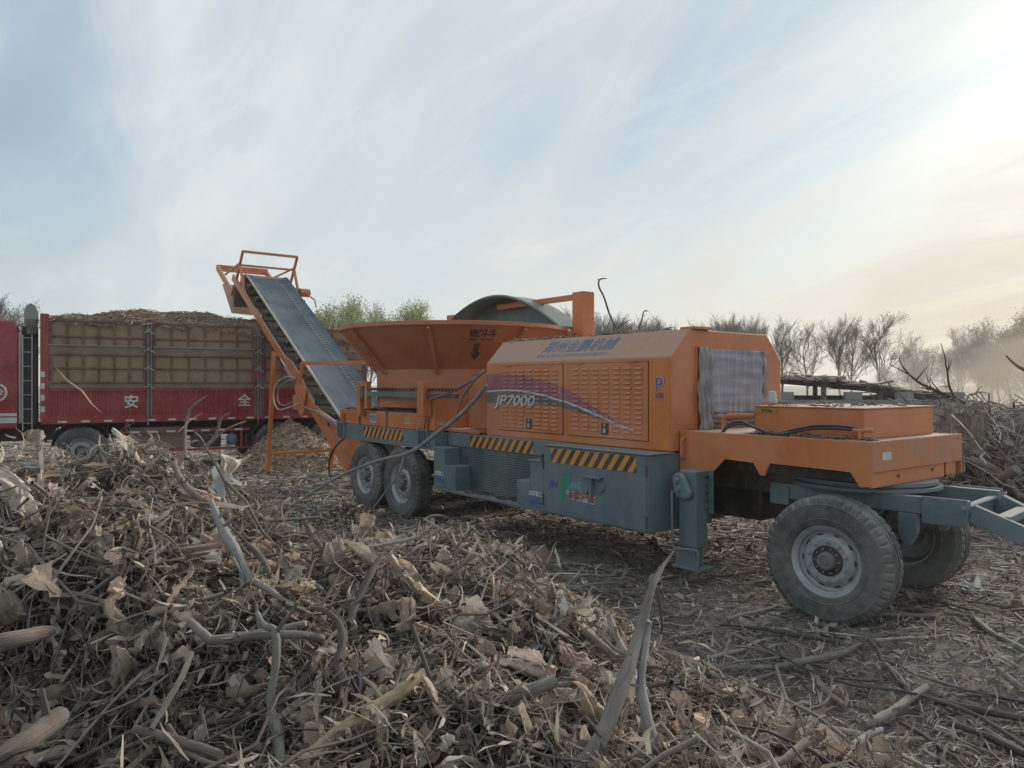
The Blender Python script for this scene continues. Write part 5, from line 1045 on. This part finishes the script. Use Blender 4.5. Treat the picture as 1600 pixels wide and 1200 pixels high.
# little litter items
def crumple(name, label, loc, s, mat, seed, cat):
    me = sheet_mesh(seed, 10, 8); me.materials.append(M[mat]); o = link(name, me, None); o.location = loc; o.scale = (s, s, s*1.3); o.rotation_euler = (.6, .3, seed); tag(o, label, cat)
crumple('plastic_scrap', 'white plastic scrap on the ground right of the far front wheel', (4.35, 7.15, .06), .17, 'plastic', 901, 'plastic scrap')
crumple('plastic_scrap', 'pale blue plastic scrap beside the white one on the ground', (4.20, 6.95, .04), .09, 'plastic_b', 902, 'plastic scrap')
crumple('plastic_scrap', 'white bag scrap on the right flank of the left heap', (-1.72, 4.55, 1.33), .17, 'plastic', 903, 'plastic scrap')
crumple('plastic_scrap', 'faded blue cloth scrap in the left heap', (-2.65, 4.2, 1.44), .14, 'plastic_b', 904, 'cloth scrap')
# ------------------------------------------------------------------ stump heap on the right
def stump_mesh(seed, r0=.46, h=1.15, n=64, m=22):
    rg = np.random.default_rng(seed); ph = rg.uniform(0, 6.28, 8); V = []
    for i in range(m+1):
        t = i/m; z = h*t
        for j in range(n):
            a = 2*math.pi*j/n; fl = (1-t)**2.2
            lobes = max(0, math.sin(2.5*a+ph[0]))**1.5*.85+.45*max(0, math.sin(4*a+ph[1]))**2
            r = r0*(.98-.24*t+fl*(.45+lobes*1.2)+.04*math.sin(9*a+ph[2]+2*t)+.02*math.sin(17*a+ph[3]+5*t)+.05*math.sin(3*a+ph[4]+4*t))
            r *= 1+rg.normal(0, .018)
            V.append((r*math.cos(a), r*math.sin(a), z+.04*t*math.sin(a*2+ph[5])+.02*t*math.sin(7*a)+.05*rg.normal()*t*(t > .9)))
    V.append((0, 0, h+.03)); F = [(i*n+j, i*n+(j+1) % n, (i+1)*n+(j+1) % n, (i+1)*n+j) for i in range(m) for j in range(n)]
    F += [(m*n+j, m*n+(j+1) % n, len(V)-1) for j in range(n)]
    mb = MB(); mb.add(V, F)
    for k in range(7):
        a = 2*math.pi*k/7+ph[6]; l_ = rg.uniform(.5, 1.0); pts = []
        for q in range(6):
            t = q/5; d = r0*.7+l_*t; aa = a+rg.normal(0, .06); pts.append((d*math.cos(aa), d*math.sin(aa), .28*(1-t)**1.3-.10*t+rg.normal(0, .03)))
        mb.tube(pts, [.17, .14, .11, .085, .06, .03], 9)
    return mb.mesh('stump', 60)
def to_deg(*a): return tuple(R(q) for q in a)
for (sx, sy, sz, rot, s, seed, nm, lab) in ((6.80, 11.6, .62, (14, -8, 30), .88, 201, 'tree_stump', 'big weathered tree stump with flat cut top on the heap at right'),
        (8.3, 12.2, .35, (70, 10, 60), .9, 203, 'tree_stump', 'overturned root plate lying right of the big stump'),
        (7.4, 10.3, .10, (95, 0, -30), .55, 205, 'tree_stump', 'small upturned stump at the foot of the heap below the big stump')):
    o = link(nm, stump_mesh(seed), M['w_stump'], None, (sx, sy, sz), to_deg(*rot)); o.scale = (s, s, s); tag(o, lab, 'stump')
rg = np.random.default_rng(210)
def heap_z(x, y): return 1.05*np.exp(-(((x-8.2)/2.0)**2+((y-12.6)/1.8)**2)**1.2)
hm = link('root_heap', grid_mesh('root_heap', np.linspace(4.8, 14, 70), np.linspace(9.2, 17, 70), lambda X, Y: heap_z(X, Y)+.10*np.sin(5*X+Y)*np.sin(4*Y)*np.clip(heap_z(X, Y)*3, 0, 1)-.03), M['mound'])
tag(hm, 'mound of earth and roots under the stumps at right', kind='structure')
logs = []
for k in range(5):
    pts = []; yy = zz_ = 0
    for i in range(7): t = i/6; yy += rg.normal(0, .05); zz_ += rg.normal(0, .04); pts.append(((t-.5)*1.6, yy, zz_))
    logs.append(MB().tube(pts, [.07+.03*k/5, .075, .08, .072, .065, .05, .03+.01*k], 9).tube([pts[3], (pts[3][0]+.15, pts[3][1]+.2, pts[3][2]+.1), (pts[3][0]+.4, pts[3][1]+.36, pts[3][2]+.16)], [.05, .04, .02], 7).mesh('log', 60))
    logs[-1].materials.append([M['w_grey'], M['w_bark'], M['w_grey'], M['w_pale'], M['w_bark']][k])
for k in range(60):
    lx_ = rg.uniform(5.9, 9.8); ly_ = rg.uniform(10.4, 13.4); o = bpy.data.objects.new('heap_log', logs[k % 5]); col.objects.link(o)
    o.location = (lx_, ly_, float(heap_z(lx_, ly_))+rg.uniform(-.02, .18)); o.rotation_euler = (rg.normal(0, .3), rg.normal(0, .35), rg.uniform(0, 6.28)); s = rg.uniform(.5, 1.05); o.scale = (s, s*1.35, s*1.35)
    tag(o, 'weathered root or log jumbled in the stump heap at right', 'log', 'logs in the stump heap')
for k in range(26):
    lx_ = rg.uniform(5.9, 8.8); ly_ = rg.uniform(10.2, 11.3); o = bpy.data.objects.new('heap_log', logs[k % 5]); col.objects.link(o)
    o.location = (lx_, ly_, rg.uniform(.05, .95)); o.rotation_euler = (rg.normal(0, .5), rg.normal(0, .6), rg.uniform(0, 6.28)); s = rg.uniform(.45, .9); o.scale = (s, s*1.1, s*1.1)
    tag(o, 'weathered root or log jumbled in the stump heap at right', 'log', 'logs in the stump heap')
hx2 = rg.normal(7.4, .8, 1500); hy2 = rg.uniform(10.1, 11.4, 1500)
o = link('heap_brush', twig_field('heap_brush', hx2, hy2, rg.gamma(3, .14, 1500)+.1, rg.gamma(2, .004, 1500)+.004, 212, .30, .45, base=lambda a, b: np.maximum(.75*np.exp(-((b-11.6)/.9)**2), 0), K=5), M['twigs_ground']); tag(o, 'brushwood spilling down the front of the stump heap', kind='stuff')
n = 4500; hx = rg.normal(8.1, 1.2, n); hy = rg.normal(12.2, 1.0, n)
o = link('heap_brush', twig_field('heap_brush', hx, hy, rg.gamma(3, .14, n)+.1, rg.gamma(2, .004, n)+.004, 211, .16, .35, base=lambda a, b: np.maximum(heap_z(a, b), 0), K=5), M['twigs_ground']); tag(o, 'brushwood tangled through the stump heap at right', kind='stuff')
def wild_branch(name, label, p0, d, L, r, seed, mat='w_dark', group=None, subs=4):
    g = np.random.default_rng(seed); d = np.array(d, float); d /= np.linalg.norm(d); p = np.array(p0, float); pts = [tuple(p)]; dirs = [d.copy()]
    for i in range(8): d = d+g.normal(0, .13, 3); d /= np.linalg.norm(d); p = p+d*L/8; pts.append(tuple(p)); dirs.append(d.copy())
    mb = MB().tube(pts, list(np.linspace(r, r*.22, 9)), 7)
    for k in range(subs):
        i = int(g.integers(2, 7)); dd = dirs[i]+g.normal(0, .6, 3); dd /= np.linalg.norm(dd); q = np.array(pts[i]); l2 = L*g.uniform(.15, .35)
        mb.tube([tuple(q), tuple(q+dd*l2*.5), tuple(q+dd*l2+g.normal(0, .05, 3)*l2)], [r*.4, r*.28, r*.12], 5)
    o = link(name, mb.mesh(name, 70), M[mat]); tag(o, label, 'branch', group); return o
wild_branch('upright_bough', 'thick bare bough sticking up at the far right edge', (8.15, 11.6, 1.75), (-.42, 0, .9), 1.0, .055, 301, 'w_bark', None, 1)
wild_branch('curved_whip', 'tall curved whip rising above the stump heap', (7.0, 11.9, 1.70), (-.35, 0, .8), .95, .022, 302)
wild_branch('slanting_bough', 'long slanting bough reaching left over the stump heap', (6.95, 12.0, 1.75), (-.85, 0, .42), 1.35, .030, 303)
for k in range(16):
    a = rg.uniform(0, 6.28); wild_branch('heap_branch', 'dark bare branch bristling from the stump heap at right', (rg.uniform(6.0, 8.8), rg.uniform(11.6, 12.9), rg.uniform(1.1, 1.55)), (math.cos(a), math.sin(a)*.5, rg.uniform(-.1, .4)), rg.uniform(.8, 1.9), rg.uniform(.014, .030), 310+k, ['w_dark', 'w_bark'][k % 2], 'branches on the stump heap')

# ------------------------------------------------------------------ sagging shed and low block wall behind the deck
SHD = empty('open_shed', (12.0, 28, 0)); tag(SHD, 'sagging open shed with a ragged brush roof behind the trailer deck', 'shed')
rg = np.random.default_rng(401)
for x in (-2.6, -.7, 1.3, 3.0): MB().beam((x, -.6, 0), (x+rg.normal(0, .08), -.6, 2.05-.12*abs(x)), .16, .14).build('shed_post', M['w_grey'], SHD)
for x in (-2.4, 0., 2.6): MB().beam((x, 1.9, 0), (x, 1.9, 1.9), .14, .14).build('shed_post', M['w_dark'], SHD)
for y in (-.6, 1.9): MB().tube([(-3.0, y, 2.06), (-1.2, y, 2.0), (.6, y, 1.85), (2.2, y, 1.70), (3.4, y, 1.52)], .06, 6).build('roof_pole', M['w_dark'], SHD, 60)
for k in range(26):
    x0 = -3.2+k*.26; zt = 2.12-.022*(x0+3.2)**2*.75+rg.normal(0, .03)
    MB().beam((x0+rg.normal(0, .1), -1.1+rg.normal(0, .15), zt+.02), (x0+rg.normal(0, .15), 2.3, zt+.05+rg.normal(0, .04)), .24, .03).build('roof_board', M['w_shed'], SHD)
n = 900; o = link('roof_brush', twig_field('roof_brush', rg.uniform(-3.2, 3.6, n), rg.uniform(-1.2, 2.2, n), rg.gamma(3, .25, n)+.2, rg.gamma(2, .010, n)+.008, 402, .03, .10, base=lambda a, b: 2.15-.0165*(a+3.2)**2), M['twigs_ground'], SHD); tag(o, kind='stuff')
MB().box(-3.0, 3.2, 1.95, 2.05, 0, 1.5).build('shed_back', M['black'], SHD)
WALL = empty('block_wall', (12, 26.6, 0)); tag(WALL, 'low pale block wall in front of the sagging shed', 'wall')
bmsh = MB().box(-.29, .29, -.1, .1, 0, .27).mesh('block')
for r_ in range(6):
    for k in range(14):
        if r_ == 5 and rg.uniform() < .55: continue
        o = link('block', bmsh, M['block'], WALL, (-3.9+k*.6+(r_ % 2)*.3, rg.normal(0, .01), r_*.28)); o.rotation_euler = (0, 0, rg.normal(0, .01))
mast = MB().tube([(0, 0, 0), (.02, 0, 3.6)], .022, 6).build('thin_pole', M['w_grey'], None, 60, loc=(18.0, 37, 0)); tag(mast, 'thin pole standing in the dust beyond the shed', 'pole')

# ------------------------------------------------------------------ trees
def tree_meshes(seed, H, spread=.75, bare=.30, levels=4, narrow=False, leaf=None, dens=1.0, n1=6):
    g = np.random.default_rng(seed); tr = MB(); segs = []; tips = []
    def grow(p, d, L, r, lv):
        k = 4 if lv < 2 else 3; pts = [p.copy()]; ds = [d.copy()]
        for i in range(k):
            d = d+g.normal(0, .16 if lv else .07, 3)+np.array([0, 0, .10 if lv else .03]); d /= np.linalg.norm(d); p = p+d*L/k; pts.append(p.copy()); ds.append(d.copy())
        rs = np.linspace(r, r*.45, k+1)
        if lv < 2: tr.tube([tuple(q) for q in pts], list(rs), 6 if lv == 0 else 5, False)
        else: segs.append((pts, rs))
        if lv >= levels: tips.append(p); return
        nchild = [n1, 5, 5, 4][lv]; nchild = max(2, int(round(nchild*dens)))
        for c in range(nchild):
            t = (bare+(1-bare)*(c+.6)/nchild) if lv == 0 else .25+.75*(c+1)/nchild
            i = min(int(t*k), k-1); f = t*k-i; q = pts[i]*(1-f)+pts[i+1]*f
            ax = g.normal(0, 1, 3); ax -= ax@ds[i]*ds[i]; ax /= np.linalg.norm(ax); sp = (spread*(.55 if narrow else 1.))*g.uniform(.7, 1.25)
            dd = ds[i]*math.cos(sp)+ax*math.sin(sp); dd[2] += .15; dd /= np.linalg.norm(dd)
            grow(q, dd, L*g.uniform(.42, .62)*(1.15 if lv else (.95-.35*t if not narrow else .75)), r*[.48, .5, .5, .55][lv]*(1-.25*t), lv+1)
    grow(np.zeros(3), np.array([g.normal(0, .05), g.normal(0, .05), 1.]), H*.72, H*.017, 0)
    V = []; F = []; c = 0
    for pts, rs in segs:
        n = len(pts); Pn = np.array(pts); d = Pn[-1]-Pn[0]; d /= np.linalg.norm(d)+1e-9; u = np.cross(d, [.3, .5, .8]); u /= np.linalg.norm(u)+1e-9; w = np.cross(d, u)
        for i in range(n):
            for a in (0, 2.094, 4.189): V.append(Pn[i]+max(rs[i], .010)*(u*math.cos(a)+w*math.sin(a)))
        for i in range(n-1):
            for j in range(3): F.append((c+i*3+j, c+i*3+(j+1) % 3, c+i*3+3+(j+1) % 3, c+i*3+3+j))
        c += n*3
    crown = fast_mesh('crown', np.array(V), np.array(F), True)
    lf = None
    if leaf:
        T_ = np.array(tips); nl = leaf[0]; pick = T_[g.integers(0, len(T_), nl)]+g.normal(0, leaf[2], (nl, 3)); s = g.uniform(.5, 1.3, nl)*leaf[1]
        a = g.normal(0, 1, (nl, 3)); a /= np.linalg.norm(a, axis=1, keepdims=True); b = np.cross(a, g.normal(0, 1, (nl, 3))); b /= np.linalg.norm(b, axis=1, keepdims=True)
        Q = np.stack([pick-a*s[:, None], pick+b*s[:, None]*.6, pick+a*s[:, None], pick-b*s[:, None]*.6], 1).reshape(-1, 3)
        lf = fast_mesh('foliage', Q, np.arange(nl*4).reshape(-1, 4))
    top = max(v[2] for v in V)
    return tr.mesh('trunk', 60), crown, lf, top
def plant_tree(name, tm, x, y, h, rz, label, group, bark, twig, leafm=None, sx=1.0, zb0=0.):
    e = empty(name, (x, y, zb0), rz); s = h/tm[3]; e.scale = (s*sx, s*sx, s); tag(e, label, 'tree', group)
    link('trunk', tm[0], M[bark], e); link('crown', tm[1], M[twig], e)
    if tm[2] is not None and leafm: link('foliage', tm[2], M[leafm], e)
    return e
def px_x(px, y): return (px-800)/1180*y
BARE = [tree_meshes(700+k, 10, .62, .22, n1=8, leaf=(2200, .05, .14), dens=1.12) for k in range(5)]
POP = [tree_meshes(720+k, 10, .62, .22, narrow=True, leaf=(3600, .11, .30), n1=9) for k in range(4)]
SLIM = [tree_meshes(740+k, 10, .55, .2, narrow=True, n1=8, leaf=(900, .05, .12)) for k in range(4)]
BUSH = [tree_meshes(760+k, 8, .95, .06, n1=9, leaf=(4200, .06, .25), dens=1.15) for k in range(3)]
rg = np.random.default_rng(777)
def height_for(py, y): return 1.95+(600-py)/1180*y
# grown-out hazy trees on the right
for k, (x, y, h, v) in enumerate(((25.0, 70, 8.3, 0), (27.8, 71, 8.0, 1), (30.6, 70, 8.6, 2), (32.8, 73, 8.4, 3), (35.2, 72, 9.0, 4), (23.6, 74, 7.6, 3))):
    plant_tree('bare_tree', BARE[v], x, y, h, rg.uniform(0, 6.28), ['second', 'third', 'fourth', 'fifth', 'rightmost', 'leftmost'][k]+' of the six tall bare trees above the sagging shed', 'bare trees above the shed', 'bark_far', 'twig_far', 'leaf_bud')
for k, (x, y, h, v) in enumerate(((36.5, 68, 4.6, 0), (37.8, 70, 6.6, 1), (39.3, 71, 5.8, 2), (40.8, 69, 7.5, 3), (43.0, 72, 6.2, 4), (44.8, 73, 7.0, 2))):
    plant_tree('bare_tree', BARE[v], x, y, h, rg.uniform(0, 6.28), 'smaller bare tree fading into the dust right of the shed', 'trees fading in the dust', 'bark_far', 'twig_far', 'leaf_bud')
for k, (x, y, h, v) in enumerate(((44.5, 70, 7.4, 0), (46.4, 68, 8.4, 1), (47.8, 70, 9.4, 2), (50.0, 69, 9.0, 0), (52.0, 70, 8.4, 1), (49.0, 74, 8.8, 2), (45.2, 66, 6.6, 2), (53.5, 68, 8.0, 0), (42.6, 66, 5.4, 1), (41.0, 66, 6.0, 2), (38.6, 67, 5.2, 0), (47.2, 65, 7.6, 1), (51.0, 66, 8.2, 2), (36.8, 69, 4.4, 1), (34.5, 70, 4.0, 2))):
    plant_tree('round_tree', BUSH[v], x, y, h, rg.uniform(0, 6.28), 'broad round crowned tree in the hazy clump at far right', 'hazy clump of round trees', 'bark_far', 'twig_far', 'leaf_bud')
# dense slim grove behind the hood
for k in range(64):
    y = rg.uniform(96, 112); px = 862+rg.uniform(0, 1)*345; py = rg.uniform(484, 504)-(12 if px < 930 else 0)+(8 if 1040 < px < 1100 else 0)
    plant_tree('grove_tree', SLIM[k % 4], px_x(px, y), y, height_for(py, y), rg.uniform(0, 6.28), 'slim leafless tree in the dense grove behind the engine hood', 'slim grove behind the hood', 'bark_pop', 'twig_far', 'leaf_bud', 1.15)
# green poplars behind the hopper and conveyor
for k in range(17):
    y = rg.uniform(64, 80); px = 484+k*12.2+rg.normal(0, 4); py = 478+14*math.sin(k*.9)+rg.uniform(-8, 10)
    if px > 680: py += 14
    plant_tree('poplar', POP[k % 4], px_x(px, y), y, height_for(py, y), rg.uniform(0, 6.28), 'poplar in fresh green leaf in the row behind the hopper', 'green poplars behind the hopper', 'bark_pop', 'twig_far', 'leaf_pop', 1.1)
for k in range(9):
    y = rg.uniform(70, 84); px = 335+k*17; py = rg.uniform(488, 505)
    plant_tree('poplar', POP[k % 4], px_x(px, y), y, height_for(py, y), rg.uniform(0, 6.28), 'small poplar showing between truck load and conveyor', 'poplars beyond the truck', 'bark_pop', 'twig_far', 'leaf_pop')
for px, py, y, v in ((2, 452, 48, 0), (34, 466, 52, 2)):
    plant_tree('bare_tree', BARE[v], px_x(px, y), y, height_for(py, y), rg.uniform(0, 6.28), 'bare tree rising behind the truck cab %s' % {2: 'at the very left edge', 34: 'beside its grey deflector'}[px], 'trees behind the truck cab', 'bark_pop', 'twig_far', 'leaf_pop')

# ------------------------------------------------------------------ air: light haze, and the dust blowing at the right
def volume(name, dens, c, aniso=.3):
    m = bpy.data.materials.new(name); m.use_nodes = True; t = m.node_tree; t.nodes.clear(); o = t.nodes.new('ShaderNodeOutputMaterial'); p = t.nodes.new('ShaderNodeVolumePrincipled')
    p.inputs['Color'].default_value = (*c, 1); p.inputs['Density'].default_value = dens; p.inputs['Anisotropy'].default_value = aniso; t.links.new(p.outputs[0], o.inputs['Volume']); return m
import bmesh
def dust_blob(name, label, loc, sc, dens, seed):
    bm_ = bmesh.new(); bmesh.ops.create_icosphere(bm_, subdivisions=4, radius=1.0); g = np.random.default_rng(seed); k = g.normal(0, 2.2, (7, 3)); ph = g.uniform(0, 6.28, 7)
    for v in bm_.verts:
        p = np.array(v.co); f = 1+.13*sum(math.sin(k[i]@p*1.6+ph[i]) for i in range(7)); v.co = Vector(p*f)
        if v.co.z < -.55: v.co.z = -.55
    me = bpy.data.meshes.new(name); bm_.to_mesh(me); bm_.free(); o = link(name, me, volume(name, dens, (.80, .70, .60))); o.location = loc; o.scale = sc; tag(o, label, kind='stuff'); return o
dust_blob('dust_cloud', 'brown dust drifting in front of the far right trees', (28.5, 45, 2.6), (6.5, 6, 3.4), .042, 5)
dust_blob('dust_cloud', 'thin brown dust drifting low right of the shed', (26.0, 46, 1.2), (8.0, 4, 2.2), .035, 6)
HZ = MB().box(-1000, 1000, -1000, 1000, -1.2, 14).build('haze', volume('haze'  , .0009, (.86, .85, .83)), None); tag(HZ, 'thin pale evening haze', kind='stuff')
